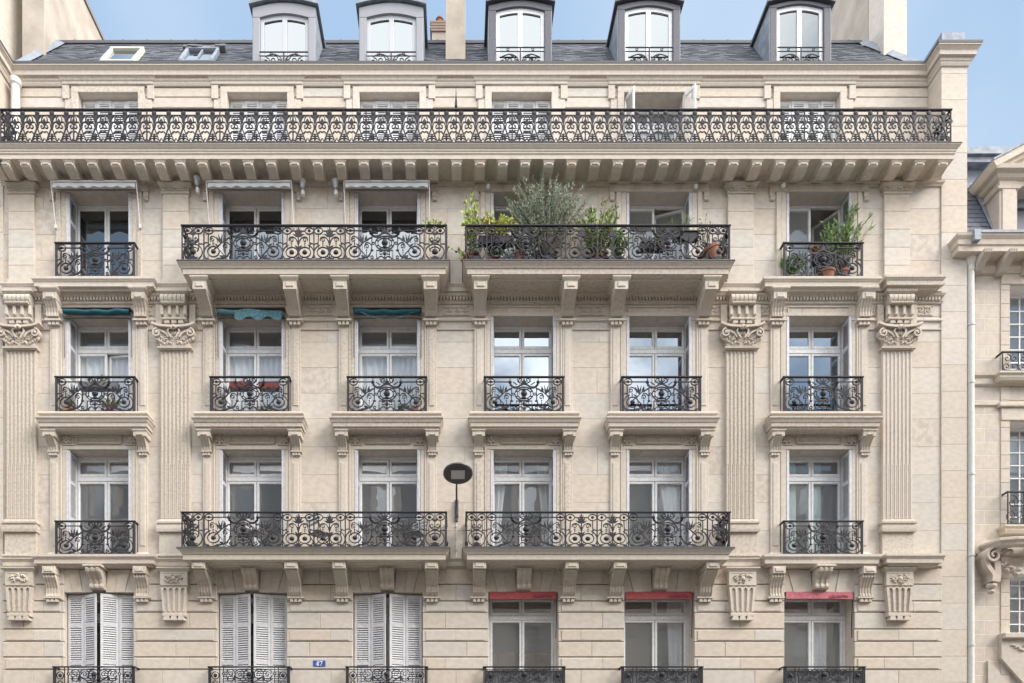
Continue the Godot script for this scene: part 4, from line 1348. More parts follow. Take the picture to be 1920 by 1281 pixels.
	# party walls with their flue stacks
	var lw = hub("party_wall", B)
	var lb = MB.new()
	lb.box(-11.2, -10.4, 19.0, 23.95, -9.0, -1.55)
	part("gable", lb.mesh(), M_plaster, lw)
	var lc = MB.new()
	lc.block(-11.25, -10.36, 23.95, 24.05, -9.0, -1.5, 0.01)
	part("coping", lc.mesh(), mat("coping", lin(0.20, 0.185, 0.165), 0.9), lw)
	var ls = MB.new()
	ls.block(-10.80, -10.24, 19.2, 26.0, -1.62, -0.98, 0.01)
	part("flue_stack", ls.mesh(), M_plaster, lw)
	var l2 = MB.new()
	l2.block(-12.6, -11.15, 18.5, 26.0, -1.9, -0.55, 0.01)
	part("outer_stack", l2.mesh(), stones[2], lw)
	var rw = hub("party_wall", B)
	var rb = MB.new()
	rb.box(10.62, 11.4, 19.0, 27.0, -9.0, -1.6)
	part("gable", rb.mesh(), M_plaster, rw)
	var rs = MB.new()
	rs.block(10.64, 11.22, 19.4, 27.0, -1.62, -0.98, 0.01)
	part("flue_stack", rs.mesh(), stones[2], rw)

func dormer(cx: float, x0: float, x1: float, yw: float, ytop: float, dark: bool) -> void:
	var o = hub("dormer", B, Vector3(cx, 19.0, -0.45))
	var m: Material = M_dormer if dark else mat("grey_dormer_paint", lin(0.28, 0.28, 0.31), 0.6)
	var hw = (x1 - x0) / 2
	var off = (x0 + x1) / 2 - cx
	var h = yw - 19.0
	var H = ytop - 19.0
	var b = MB.new()
	# jambs and arched head
	var jw = 0.17
	for s in [-1, 1]:
		var a = off + s * hw
		b.block(minf(a, a + s * jw), maxf(a, a + s * jw), 0, h - 0.05, -0.3, 0.0, 0.012)
	var head = PackedVector2Array()
	for k in 9:
		var t = k / 8.0
		head.append(Vector2(off - hw + 2 * hw * t, h - 0.05 + 0.10 * sin(PI * t)))
	head.append(Vector2(off + hw + jw, h - 0.05)); head.append(Vector2(off + hw + jw, H - 0.16))
	for k in 9:
		var t = 1.0 - k / 8.0
		head.append(Vector2(off - hw - jw + (2 * hw + 2 * jw) * t, H - 0.16 + 0.12 * sin(PI * t)))
	head.append(Vector2(off - hw - jw, h - 0.05))
	b.ext_z(head, -0.3, 0.0)
	part("front", b.mesh(), m, o)
	var ro = MB.new()
	var pr = PackedVector2Array()
	for k in 9: pr.append(Vector2(off - hw - jw - 0.08 + (2 * hw + 2 * jw + 0.16) * k / 8.0, H - 0.14 + 0.14 * sin(PI * k / 8.0)))
	for k in 9: pr.append(Vector2(off + hw + jw + 0.08 - (2 * hw + 2 * jw + 0.16) * k / 8.0, H - 0.07 + 0.14 * sin(PI * (1.0 - k / 8.0))))
	ro.ext_z(pr, -1.5, 0.07)
	part("roof_cap", ro.mesh(), M_zinc if not dark else M_dormer, o)
	for s in [-1, 1]:
		var ck = MB.new()
		var x: float = off + s * (hw + jw - 0.02)
		ck.ext_x(poly([-0.01, 0.0, -0.01, H - 0.15, -1.3, H - 0.15, -1.3, H - 0.4, -0.1, 0.0]), x - 0.03, x + 0.03)
		part("cheek", ck.mesh(), M_zinc, o)
	# window with curved top
	var wf = MB.new()
	for q in [[-hw, -hw + 0.09], [-0.06, 0.06], [hw - 0.09, hw]]: wf.block(off + q[0], off + q[1], 0, h - 0.03 + (0.09 if q[0] == -0.06 else 0.02), -0.12, -0.05, 0.008)
	var top = PackedVector2Array()
	for k in 9: top.append(Vector2(off - hw + 2 * hw * k / 8.0, h - 0.05 + 0.105 * sin(PI * k / 8.0)))
	for k in 9: top.append(Vector2(off + hw - 2 * hw * k / 8.0, h - 0.15 + 0.10 * sin(PI * (1.0 - k / 8.0))))
	wf.ext_z(top, -0.12, -0.052)
	part("window_frame", wf.mesh(), M_white if dark else mat("light_grey_paint", lin(0.45, 0.46, 0.49), 0.5), o)
	for s in [-1, 1]:
		part("pane", pane_mesh(hw - 0.12, h - 0.1), mat("bright_window_glass", lin(0.19, 0.205, 0.215), 0.03, 1.0), o, Vector3(off + s * (hw / 2 - 0.01), (h - 0.1) / 2 + 0.04, -0.08))
	# small guard rail
	var r = MB.new()
	var y1 = 0.34 if not dark else 0.45
	r.box(off - hw, off + hw, y1, y1 + 0.02, 0.02, 0.04)
	r.box(off - hw, off + hw, y1 - 0.09, y1 - 0.075, 0.02, 0.035)
	for s in [-1, 1]:
		for q in [[0.24, 0.15, 0.13], [0.42, 0.12, 0.10], [0.12, 0.10, 0.08]]:
			r.ribbon(spiral(off + s * q[0], q[1], q[2], 0.02, 90, 90 + s * 480, 14), 0.018, 0.02, 0.035)
		r.ribbon(curve([off, 0.02, off + s * 0.08, 0.22, off + s * 0.25, 0.30, off + s * 0.45, 0.24]), 0.018, 0.02, 0.035)
		r.ribbon(arc(off + s * 0.30, y1 - 0.03, 0.03, 0.03, 0, 360, 8), 0.012, 0.02, 0.035)
	r.ribbon(poly([off, 0.0, off, y1]), 0.03, 0.02, 0.036)
	part("guard_rail", r.mesh(), M_iron, o, Vector3(0, 0.24, 0))

func _ready() -> void:
	rng.seed = 47
	# ---- camera, sky, sun, exposure
	var cam = Camera3D.new()
	cam.name = "camera"
	add_child(cam)
	cam.position = Vector3(0, EYE, DIST)
	cam.projection = Camera3D.PROJECTION_FRUSTUM
	cam.near = 0.1
	cam.far = 400.0
	cam.size = 0.1 * 1281.0 / 1280.0
	cam.frustum_offset = Vector2(105.0, 859.5) / 1280.0 * 0.1
	cam.current = true
	var env = Environment.new()
	env.background_mode = Environment.BG_SKY
	var sky = Sky.new()
	var sm = PanoramaSkyMaterial.new()
	sm.panorama = sky_image()
	sky.sky_material = sm
	env.sky = sky
	env.tonemap_mode = Environment.TONE_MAPPER_LINEAR
	env.tonemap_exposure = 1.7
	env.sdfgi_enabled = true
	env.ssao_enabled = true
	env.ssil_enabled = true
	var we = WorldEnvironment.new()
	we.name = "world_environment"
	we.environment = env
	add_child(we)
	var sun = DirectionalLight3D.new()
	sun.name = "sun"
	add_child(sun)
	sun.light_energy = 0.8
	sun.light_color = Color(1.0, 0.975, 0.94)
	sun.light_angular_distance = 32.0
	sun.shadow_enabled = true
	sun.look_at_from_position(Vector3(7.4, 6.0, 4.2), Vector3.ZERO)
	make_materials()
	mat("lead_edge", lin(0.09, 0.09, 0.10), 0.6)
	build_ground()
	B = thing("apartment_building", "six-storey cream limestone apartment house with iron balconies and slate roof", "building")
	build_rustic_storey()
	build_middle_storeys()
	build_fifth_storey()
	build_top_storey()
	build_roof()
	build_windows()
	build_fittings()
	build_plants()
	build_neighbour()
	build_opposite()

func build_ground() -> void:
	var g = MB.new()
	g.quad(Vector3(-200, -0.13, 200), Vector3(200, -0.13, 200), Vector3(200, -0.13, -200), Vector3(-200, -0.13, -200))
	structure("ground", g.mesh(), mat("ground_dirt", lin(0.22, 0.21, 0.2), 0.95))
	var r = MB.new()
	r.box(-40, 40, -0.126, -0.12, 3.0, 14.4)
	structure("road", r.mesh(), textured("asphalt", lin(0.06, 0.06, 0.062), noise_tex(0.05, 31, Color(0.7, 0.7, 0.7), Color(1, 1, 1)), 0.5, 0.9))
	for k in [[-0.5, 3.0], [14.4, 18.5]]:
		var p = MB.new()
		p.box(-40, 40, -0.13, 0.0, k[0], k[1])
		structure("pavement", p.mesh(), textured("pavement_stone", lin(0.26, 0.25, 0.24), noise_tex(0.03, 32, Color(0.8, 0.8, 0.8), Color(1, 1, 1)), 0.5, 0.9)) 


const STOREY := ["first-floor", "third-floor", "fourth-floor", "fifth-floor", "sixth-floor"]
func build_windows() -> void:
	var zw = -0.34
	for i in SIX:
		var c = COLS[i]
		# lowest storey
		if i < 3:
			window(c, FLOORS[0], TOPS[0], zw - 0.05, 1.64, 2.10, M_glass, M_white)
			var hh = TOPS[0] - FLOORS[0] - 0.04
			var w = 0.388
			for s in [-1, 1]:
				var a0 = deg_to_rad([4.0, 6.0, 3.0][i]) * s
				var a1 = deg_to_rad([-22.0, -16.0, -20.0][i]) * s
				var hx = c + s * 0.80
				var d0 = Vector3(-s * cos(a0), 0, absf(sin(a0))) * w
				var d1 = Vector3(-s * cos(a1), 0, absf(sin(a1))) * w
				var p0 = Vector3(hx, FLOORS[0], -0.10)
				var p1 = p0 + d0
				var p2 = p1 + d1
				for q in [[p0, p1], [p1, p2]] if s < 0 else [[p1, p0], [p2, p1]]:
					var dd = q[1] - q[0]
					shutter(q[0].x, FLOORS[0], q[0].z, w, hh, -atan2(dd.z, dd.x), M_shutter)
		else:
			window(c, FLOORS[0], TOPS[0], zw, 1.64, 2.10, M_glass, M_white)
			var sc = MB.new()
			sc.box(c - 0.90, c + 0.90, FLOORS[0] + 0.05, FLOORS[0] + 0.74, 0.205, 0.21)
			part("privacy_screen", sc.mesh(), mat("grey_screen", lin(0.22, 0.23, 0.25), 0.6), B)
		window(c, FLOORS[1], TOPS[1], zw, 1.54, 2.02, M_glass, M_white)
		window(c, FLOORS[2], TOPS[2], zw, 1.54, 1.80, M_mirror if i > 2 else M_glass, M_white, -0.12 if i == 0 else 0.0)
		window(c, FLOORS[3], TOPS[3], zw, 1.54, 0.0, mat("bright_window_glass", lin(0.19, 0.205, 0.215), 0.03, 1.0) if i < 3 else M_glass, M_white, [0.0, 0.0, 0.0, 0.0, -0.30, -0.95][i])
		for lv in [1, 2, 3]:
			var h = TOPS[lv] - FLOORS[lv] - 0.03
			for k in 2:
				shutter(c - 0.768 + 0.036 + 0.036 * k, FLOORS[lv] + 0.015, 0.035 - 0.012 * k, 0.345, h, PI / 2, M_shutter)
				var o = shutter(c + 0.768 - 0.036 - 0.036 * k, FLOORS[lv] + 0.015, -0.31 + 0.012 * k, 0.345, h, -PI / 2, M_shutter)
		# sixth floor: closed shutters, one pair thrown open
		var ha = TOPS[4] - 16.36
		if i != 4:
			for k in 4:
				shutter(c - 0.715 + 0.3575 * k, 16.355, ZA - 0.15 + (0.012 if k % 2 else 0.0), 0.356, ha, 0.0, M_white)
		else:
			window(c, 16.355, TOPS[4], ZA - 0.34, 1.44, 1.75, M_glass, M_white)
			shutter(c - 0.70, 16.355, ZA - 0.10, 0.356, ha, -deg_to_rad(62), M_white)
			var o = shutter(c + 0.70, 16.355, ZA - 0.02, 0.356, ha, -deg_to_rad(55), M_white)
	# rooms behind the closed openings are windows of their own; curtains and blinds inside
	for k in [[0, 2], [1, 2], [2, 2]]: curtain(COLS[k[0]], FLOORS[2] + 0.06, 1.70, -1.0, 1.0, ["white sheer curtain behind the half-open fourth-floor window", "white sheer curtain behind the window with the torn blue-green awning", "white sheer curtain behind the window with the sagging blue-green awning"][k[0]], "curtains behind the fourth-floor windows")
	curtain(COLS[3], FLOORS[1] + 0.06, 2.4, -1.0, -0.45, "pale curtain drawn aside in third-floor window beside the wall lamp", "curtains in the third-floor windows", 0.55)
	curtain(COLS[3], FLOORS[1] + 0.06, 2.4, 0.5, 0.95, "pale curtain hanging at inner side of third-floor window near the wall lamp", "curtains in the third-floor windows", 0.5)
	curtain(COLS[4], FLOORS[1] + 0.06, 2.4, 0.15, 0.9, "pale gathered curtain in the third-floor window next to the fluted pilaster", "curtains in the third-floor windows", 0.6)
	for i in 3:
		blind(COLS[i], FLOORS[1] + 2.06, FLOORS[1] + 2.46, ["roller blind in third-floor window of the bay between pilasters", "roller blind in third-floor window above the plate numbered 47", "roller blind in third-floor window next to the wall lamp"][i])
	blind_teal(COLS[5])
	curtain(COLS[4], FLOORS[0] + 0.06, 2.5, 0.45, 0.95, "beige curtain at the side of the window with the red awning beside the console", "curtains in the lettered windows", 0.8)
	curtain(COLS[5], FLOORS[0] + 0.06, 2.5, 0.1, 0.6, "beige curtain in the window under the faded pink awning", "curtains in the lettered windows", 0.8)
	cabinet(COLS[3])

func curtain(c, y0, h, f0, f1, label, group, gather = 1.0) -> void:
	var b = MB.new()
	var x0 = f0 * 0.72
	var x1 = f1 * 0.72
	var n = 60
	var pts = []
	for k in n + 1:
		var t = float(k) / n
		pts.append(Vector2(lerpf(x0, x1, t), 0.03 * sin(t * 38.0 * (x1 - x0) + 0.6 * sin(t * 9.0)) + 0.012 * sin(t * 71.0)))
	for k in n:
		var p = pts[k]
		var q = pts[k + 1]
		for r in 4:
			var ya = h * r / 4.0
			var yb = h * (r + 1) / 4.0
			var ga = lerpf(gather, 1.0, absf(ya / h - 0.35) * 1.5) if gather < 1.0 else 1.0
			var gb = lerpf(gather, 1.0, absf(yb / h - 0.35) * 1.5) if gather < 1.0 else 1.0
			var e = x0 if absf(x0) > absf(x1) else x1
			b.quad(Vector3(e + (p.x - e) * ga, ya, p.y), Vector3(e + (q.x - e) * ga, ya, q.y), Vector3(e + (q.x - e) * gb, yb, q.y), Vector3(e + (p.x - e) * gb, yb, p.y))
	var o = thing("curtain", label, "curtain", Vector3(c, y0, -0.50), group)
	part("cloth", b.mesh(), M_curtain, o)
	var r = MB.new()
	r.tube(PackedVector3Array([Vector3(-0.74, h, 0), Vector3(0.74, h, 0)]), 0.012, 0.012)
	part("rod", r.mesh(), M_white, o)
func cabinet(c) -> void:
	var o = thing("wooden_panelling", "orange-brown wooden panels inside the window next to the closed shutters", "panelling", Vector3(c, FLOORS[0], -1.6))
	for k in 4: part("panel", bar(-0.95 + 0.48 * k, -0.52 + 0.48 * k, 0.0, 1.55, -0.05, 0.0), textured("warm_wood", lin(0.42, 0.24, 0.12), M_white.albedo_texture, 1.0, 0.6), o)
func blind(c, y0, y1, label) -> void:
	var o = thing("roller_blind", label, "blind", Vector3(c, y0, -0.46), "roller blinds in the third-floor windows")
	var b = MB.new()
	b.box(-0.70, 0.70, 0.05, y1 - y0, -0.002, 0.002)
	part("cloth", b.mesh(), mat("blind_cloth", lin(0.30, 0.28, 0.25), 0.9), o)
	var r = MB.new()
	r.box(-0.70, 0.70, 0.02, 0.05, -0.008, 0.008)
	r.box(-0.70, 0.70, -0.03, -0.01, -0.006, 0.006)
	part("bottom_bar", r.mesh(), M_white, o)
func blind_teal(c) -> void:
	var o = thing("window_blind", "pale blue-green blind drawn down in the third-floor window above the ledge", "blind", Vector3(c, FLOORS[1] + 0.1, -0.47))
	for k in [[-0.70, -0.30], [-0.05, 0.30]]:
		var b = MB.new()
		b.box(k[0], k[1], 0.0, 2.4, -0.003, 0.003)
		part("cloth", b.mesh(), mat("teal_blind", lin(0.36, 0.50, 0.50), 0.9), o)

# ------------------------------------------------------------------ awnings, plate, lamp, fittings
func text_mesh(t: String, size: float, serif := true) -> TextMesh:
	var f = SystemFont.new()
	f.font_names = PackedStringArray(["Droid Serif" if serif else "Droid Sans"])
	f.font_weight = 700
	var m = TextMesh.new()
	m.text = t
	m.font = f
	m.font_size = 64
	m.pixel_size = size / 46.0
	m.depth = 0.004
	m.curve_step = 1.0
	return m
func build_fittings() -> void:
	var M_canvas = mat("white_awning_cloth", lin(0.70, 0.71, 0.70), 0.85)
	M_canvas.backlight_enabled = true
	M_canvas.backlight = Color(0.35, 0.35, 0.35)
	var labels = ["white scalloped awning rolled up over the bay window between plain pilasters", "white scalloped awning rolled up between two glass wall floodlights", "white scalloped awning rolled up next to the plant-filled balcony"]
	for i in 3:
		var o = thing("white_awning", labels[i], "awning", Vector3(COLS[i], 15.70, 0.0), "white rolled-up awnings")
		var b = MB.new()
		b.tube(PackedVector3Array([Vector3(-0.97, 0.15, 0.16), Vector3(0.97, 0.15, 0.16)]), 0.055, 0.055, 12)
		part("roller", b.mesh(), M_canvas, o)
		var v = MB.new()
		var n = 48
		for k in n:
			var xa = -0.95 + 1.9 * k / n
			var xb = -0.95 + 1.9 * (k + 1) / n
			var ya = 0.018 * cos(xa * 23.0) + 0.03
			var yb = 0.018 * cos(xb * 23.0) + 0.03
			var za = 0.27 + 0.006 * sin(xa * 17.0)
			var zb = 0.27 + 0.006 * sin(xb * 17.0)
			v.quad(Vector3(xa, ya, za), Vector3(xb, yb, zb), Vector3(xb, 0.12, 0.27), Vector3(xa, 0.12, 0.27))
			v.quad(Vector3(xa, 0.12, 0.27), Vector3(xb, 0.12, 0.27), Vector3(xb, 0.20, 0.16), Vector3(xa, 0.20, 0.16))
		part("valance", v.mesh(), M_canvas, o)
		var f = MB.new()
		f.block(-0.99, 0.99, 0.14, 0.175, 0.255, 0.285, 0.008)
		part("front_bar", f.mesh(), M_white, o)
		for s in [-1, 1]:
			var a = MB.new()
			a.tube(PackedVector3Array([Vector3(s * 0.985, 0.15, 0.27), Vector3(s * 0.985, -0.72, 0.07)]), 0.011, 0.011)
			a.box(s * 0.985 - 0.02, s * 0.985 + 0.02, -0.76, -0.68, 0.02, 0.09)
			part("arm", a.mesh(), M_white, o)
	var M_teal = textured("teal_cloth", lin(0.015, 0.13, 0.17), noise_tex(0.02, 41, Color(0.6, 0.65, 0.68), Color(1, 1, 1)), 1.2, 0.8)
	var M_teal2 = textured("faded_teal_cloth", lin(0.14, 0.30, 0.34), noise_tex(0.02, 42, Color(0.55, 0.6, 0.62), Color(1, 1, 1)), 1.2, 0.85)
	labels = ["dark teal awning rolled tight over the half-open window of the pilaster bay", "faded torn blue-green awning sagging over a fourth-floor window", "dark teal awning rolled up with a loose cord looping below it"]
	for i in 3:
		var o = thing("teal_awning", labels[i], "awning", Vector3(COLS[i], 12.83, 0.0), "rolled blue-green awnings")
		var b = MB.new()
		var pts = PackedVector3Array()
		for k in 25:
			var t = k / 24.0
			var sag = 0.02 * sin(t * PI) + 0.008 * sin(t * 21.0 + i)
			if i == 1: sag = 0.05 * t + 0.02 * sin(t * 9.0)
			pts.append(Vector3(-0.76 + 1.52 * t, 0.12 - sag, 0.14 + 0.01 * sin(t * 17.0)))
		b.tube(pts, 0.055, 0.055, 10)
		part("rolled_cloth", b.mesh(), M_teal2 if i == 1 else M_teal, o)
		var f = MB.new()
		f.box(-0.80, 0.80, 0.17, 0.20, 0.03, 0.19)
		f.box(-0.80, 0.80, 0.0, 0.03, 0.06, 0.10)
		part("casing", f.mesh(), mat("brown_metal", lin(0.12, 0.10, 0.085), 0.6), o)
		for s in [-1, 1]:
			var a = MB.new()
			a.tube(PackedVector3Array([Vector3(s * 0.785, 0.17, 0.10), Vector3(s * 0.785, -0.9, 0.06)]), 0.01, 0.01)
			part("arm", a.mesh(), mats.brown_metal, o)
		if i == 1:
			var q = MB.new()
			for k in 12:
				var xa = -0.35 + 0.09 * k
				var h0 = 0.06 + 0.05 * sin(k * 1.3)
				var h1 = 0.06 + 0.05 * sin((k + 1) * 1.3)
				q.quad(Vector3(xa, -0.02 - h0, 0.20), Vector3(xa + 0.09, -0.02 - h1, 0.19), Vector3(xa + 0.09, 0.10, 0.19), Vector3(xa, 0.10, 0.2))
			part("torn_flap", q.mesh(), M_teal2, o)
		elif i == 2:
			var q = MB.new()
			var cp = PackedVector3Array()
			for k in 17: cp.append(Vector3(-0.6 + 1.2 * k / 16.0, 0.06 - 0.17 * sin(PI * k / 16.0), 0.2))
			q.tube(cp, 0.008, 0.008)
			part("cord", q.mesh(), M_teal2, o)
	var M_red = textured("red_cloth", lin(0.46, 0.095, 0.10), noise_tex(0.02, 43, Color(0.8, 0.78, 0.78), Color(1, 1, 1)), 1.0, 0.8)
	var M_pink = textured("faded_red_cloth", lin(0.58, 0.18, 0.21), noise_tex(0.02, 44, Color(0.8, 0.78, 0.78), Color(1, 1, 1)), 1.0, 0.8)
	for i in 3:
		var o = thing("red_awning", ["red lettered awning rolled over the first-floor window next to closed shutters", "red lettered awning with its stay hanging beside a fluted carved console", "faded pink lettered awning between two carved floral consoles"][i], "awning", Vector3(COLS[i + 3], 6.27, 0.0), "lettered red awnings")
		var m = M_pink if i == 2 else M_red
		var b = MB.new()
		b.tube(PackedVector3Array([Vector3(-0.78, 0.17, 0.02), Vector3(0.76, 0.17, 0.02)]), 0.035, 0.035, 10)
		part("roller", b.mesh(), m, o)
		var v = MB.new()
		var n = 24
		for k in n:
			var xa = -0.79 + 1.56 * k / n
			var xb = -0.79 + 1.56 * (k + 1) / n
			v.quad(Vector3(xa, 0.022 + 0.006 * sin(xa * 3.1 + i), 0.06 + 0.008 * sin(xa * 15)), Vector3(xb, 0.022 + 0.006 * sin(xb * 3.1 + i), 0.06 + 0.008 * sin(xb * 15)), Vector3(xb, 0.16, 0.055), Vector3(xa, 0.16, 0.055))
		part("valance", v.mesh(), m, o)
		var t = part("lettering", text_mesh("LES SUITES", 0.055), mat("lettering_ink", lin(0.16, 0.02, 0.04), 0.8), o, Vector3(0.44, 0.075, 0.071))
		var a = MB.new()
		a.tube(PackedVector3Array([Vector3(0.785, 0.16, 0.03), Vector3(0.78, -0.5, -0.01), Vector3(0.76, -0.88, 0.03)]), 0.012, 0.012)
		part("stay", a.mesh(), M_iron, o)
	# number plate
	var pl = thing("house_number_plate", "small blue enamel plate with white number 47 on rusticated stone", "number plate", Vector3(ex(598.5, 0.06), ey(1244.5, 0.06), 0.048))
	var pb = MB.new()
	pb.block(-0.145, 0.145, -0.072, 0.072, 0.0, 0.012, 0.003)
	part("plate", pb.mesh(), mat("blue_enamel", lin(0.04, 0.09, 0.34), 0.25), pl)
	var num = text_mesh("47", 0.105)
	part("number", num, mat("white_enamel", lin(0.85, 0.85, 0.85), 0.3), pl, Vector3(0, 0.0, 0.014))
	# wall lamp
	var lp = thing("wall_lamp", "dark oval street lamp on a thin arm fixed to the facade", "street lamp", Vector3(ex(856), 8.45, 0.0))
	var hd = hub("lamp_head", lp, Vector3(0.03, 0.31, 1.0))
	hd.rotation.x = -deg_to_rad(14)
	var lb = MB.new()
	lb.lathe([Vector2(0.0, -0.02), Vector2(0.30, -0.02), Vector2(0.325, 0.0), Vector2(0.325, 0.03), Vector2(0.29, 0.06), Vector2(0.12, 0.11), Vector2(0.0, 0.12)], Vector3.ZERO, 36)
	part("shade", lb.mesh(), mat("lamp_metal", lin(0.075, 0.068, 0.08), 0.4), hd)
	var ln = MB.new()
	ln.block(-0.15, 0.15, -0.032, -0.018, -0.12, 0.14, 0.004)
	part("lens", ln.mesh(), mat("lamp_lens", lin(0.62, 0.63, 0.64), 0.2), hd)
	var ar = MB.new()
	ar.tube(PackedVector3Array([Vector3(0, -0.18, 0.06), Vector3(0, 0.02, 0.08), Vector3(0.0, 0.16, 0.25), Vector3(0.0, 0.26, 0.6), Vector3(0.02, 0.32, 0.82)]), 0.024, 0.02, 8)
	part("arm", ar.mesh(), mats.lamp_metal, lp)
	var mb = MB.new()
	mb.block(-0.045, 0.045, -0.24, 0.16, 0.0, 0.06, 0.01)
	mb.block(-0.03, 0.03, -0.34, -0.24, 0.0, 0.05, 0.01)
	part("wall_mount", mb.mesh(), mats.lamp_metal, lp)
	var cb = MB.new()
	cb.tube(PackedVector3Array([Vector3(0.0, -0.3, 0.02), Vector3(0.005, -0.8, 0.02), Vector3(0.0, -1.2, 0.02)]), 0.008, 0.008)
	for y in [-0.45, -0.72, -1.0]: cb.box(-0.02, 0.02, y, y + 0.015, 0.0, 0.03)
	part("cable", cb.mesh(), M_white, lp)
	# floodlights and cameras
	var k = 0
	for p in [[369, 340, "clear glass floodlight with a hanging wire beside the carved pilaster cap"], [567, 345, "clear glass floodlight beside the awning that hangs next to the pilaster cap"], [629, 345, "clear glass floodlight beside the awning next to the plant-filled balcony"]]:
		var o = thing("wall_floodlight", p[2], "floodlight", Vector3(ex(p[0], 0.2), ey(p[1] + 14, 0.2), 0.0), "glass floodlights on the wall")
		var b = MB.new()
		b.tube(PackedVector3Array([Vector3(0, 0, 0.0), Vector3(0, 0, 0.18), Vector3(0, 0.12, 0.2)]), 0.012, 0.012)
		b.lathe([Vector2(0.0, -0.06), Vector2(0.045, -0.05), Vector2(0.045, 0.05), Vector2(0, 0.06)], Vector3(0, 0, 0.15), 10)
		part("bracket", b.mesh(), M_white, o)
		var g = MB.new()
		g.lathe([Vector2(0.02, 0.08), Vector2(0.05, 0.12), Vector2(0.06, 0.19), Vector2(0.085, 0.24), Vector2(0.03, 0.25), Vector2(0.0, 0.25)], Vector3(0, 0, 0.2), 12)
		part("glass_shade", g.mesh(), mat("frosted_glass", lin(0.55, 0.60, 0.62), 0.15), o)
	for p in [[915, 354, "white dome camera above the olive tree window"], [1303, 354, "white dome camera above the tilted-open window with hanging troughs"], [1467, 352, "white dome camera above the open window with the oleander"]]:
		var o = thing("security_camera", p[2], "camera", Vector3(ex(p[0], 0.06), ey(p[1], 0.06), 0.045), "white dome cameras beside windows")
		var b = MB.new()
		b.block(-0.035, 0.035, -0.02, 0.06, 0.0, 0.03, 0.006)
		part("mount", b.mesh(), M_white, o)
		var d = MB.new()
		d.lathe([Vector2(0.0, -0.055), Vector2(0.03, -0.045), Vector2(0.048, -0.01), Vector2(0.05, 0.02), Vector2(0.03, 0.045), Vector2(0, 0.05)], Vector3(0, 0, 0.07), 12)
		part("dome", d.mesh(), mat("white_plastic", lin(0.75, 0.75, 0.76), 0.3), o)
	# drainpipes
	var M_pipe = textured("cream_pipe_paint", lin(0.68, 0.66, 0.62), M_white.albedo_texture, 0.7, 0.5)
	var dp = thing("drainpipe", "white drainpipe with conical hopper between the two buildings", "drainpipe", Vector3(ex(1820), 0.0, 0.0))
	var b1 = MB.new()
	b1.tube(PackedVector3Array([Vector3(0, 0.0, 0.0), Vector3(0, 14.05, 0.0)]), 0.075, 0.075, 14)
	part("pipe", b1.mesh(), M_pipe, dp)
	var b2 = MB.new()
	b2.lathe([Vector2(0.085, 13.98), Vector2(0.085, 14.1), Vector2(0.15, 14.3), Vector2(0.155, 14.36), Vector2(0.0, 14.36)], Vector3.ZERO, 16)
	part("hopper", b2.mesh(), M_pipe, dp)
	for y in [3.3, 5.2, 7.3, 9.2, 11.35, 12.7]:
		var b3 = MB.new()
		b3.lathe([Vector2(0.075, y), Vector2(0.088, y), Vector2(0.088, y + 0.05), Vector2(0.075, y + 0.05)], Vector3.ZERO, 14)
		part("collar", b3.mesh(), M_pipe, dp)
	var d2 = thing("downpipe", "short white downpipe in the corner under the roof cornice", "drainpipe", Vector3(ex(29, ZA + 0.15), 16.4, ZA + 0.15))
	var b4 = MB.new()
	b4.tube(PackedVector3Array([Vector3(0, 0, 0), Vector3(0, 2.25, 0)]), 0.095, 0.095, 14)
	part("pipe", b4.mesh(), M_pipe, d2)
	var b5 = MB.new()
	b5.lathe([Vector2(0.095, 2.2), Vector2(0.125, 2.24), Vector2(0.125, 2.36), Vector2(0, 2.38)], Vector3.ZERO, 14)
	part("collar", b5.mesh(), M_pipe, d2)
	# folding chairs on the lower left balcony
	for p in [[-3.12, 0.34, 2.4, "grey slatted folding chair on the balcony, back to the pier"], [-0.95, 0.32, -0.5, "grey slatted folding chair at the closed end of the balcony"], [-4.55, 0.36, 0.9, "grey slatted folding chair in front of the dark balcony window"]]:
		folding_chair(Vector3(p[0], 7.25, p[1]), p[2], p[3])

func folding_chair(at: Vector3, turn: float, label: String) -> void:
	var o = thing("folding_chair", label, "chair", at, "folding chairs on the balcony")
	o.rotation.y = turn
	var M_slat = mat("chair_slats", lin(0.32, 0.32, 0.33), 0.6)
	for k in 5: part("seat_slat", bar(-0.2, 0.2, 0.43, 0.445, -0.19 + 0.08 * k, -0.13 + 0.08 * k), M_slat, o)
	for k in 3: part("back_slat", bar(-0.2, 0.2, 0.58 + 0.09 * k, 0.64 + 0.09 * k, -0.21 - 0.012 * k, -0.198 - 0.012 * k), M_slat, o)
	for s in [-1, 1]:
		var b = MB.new()
		b.tube(PackedVector3Array([Vector3(s * 0.21, 0.0, 0.2), Vector3(s * 0.21, 0.45, -0.15), Vector3(s * 0.21, 0.84, -0.24)]), 0.011, 0.011)
		part("leg", b.mesh(), M_dark, o)
		var c = MB.new()
		c.tube(PackedVector3Array([Vector3(s * 0.19, 0.0, -0.22), Vector3(s * 0.19, 0.44, 0.18)]), 0.011, 0.011)
		part("leg", c.mesh(), M_dark, o)

# ------------------------------------------------------------------ plants
var leaf_mats = {}
func leaf_material(key: String, r: float, g: float, b: float) -> StandardMaterial3D:
	if leaf_mats.has(key): return leaf_mats[key]
	var m = StandardMaterial3D.new()
	m.resource_name = key
	m.albedo_color = Color(1, 1, 1)
	m.vertex_color_use_as_albedo = true
	m.roughness = 0.55
	m.backlight_enabled = true
	m.backlight = Color(0.3, 0.3, 0.25)
	m.set_meta("base", Vector3(r, g, b))
	leaf_mats[key] = m
	return m
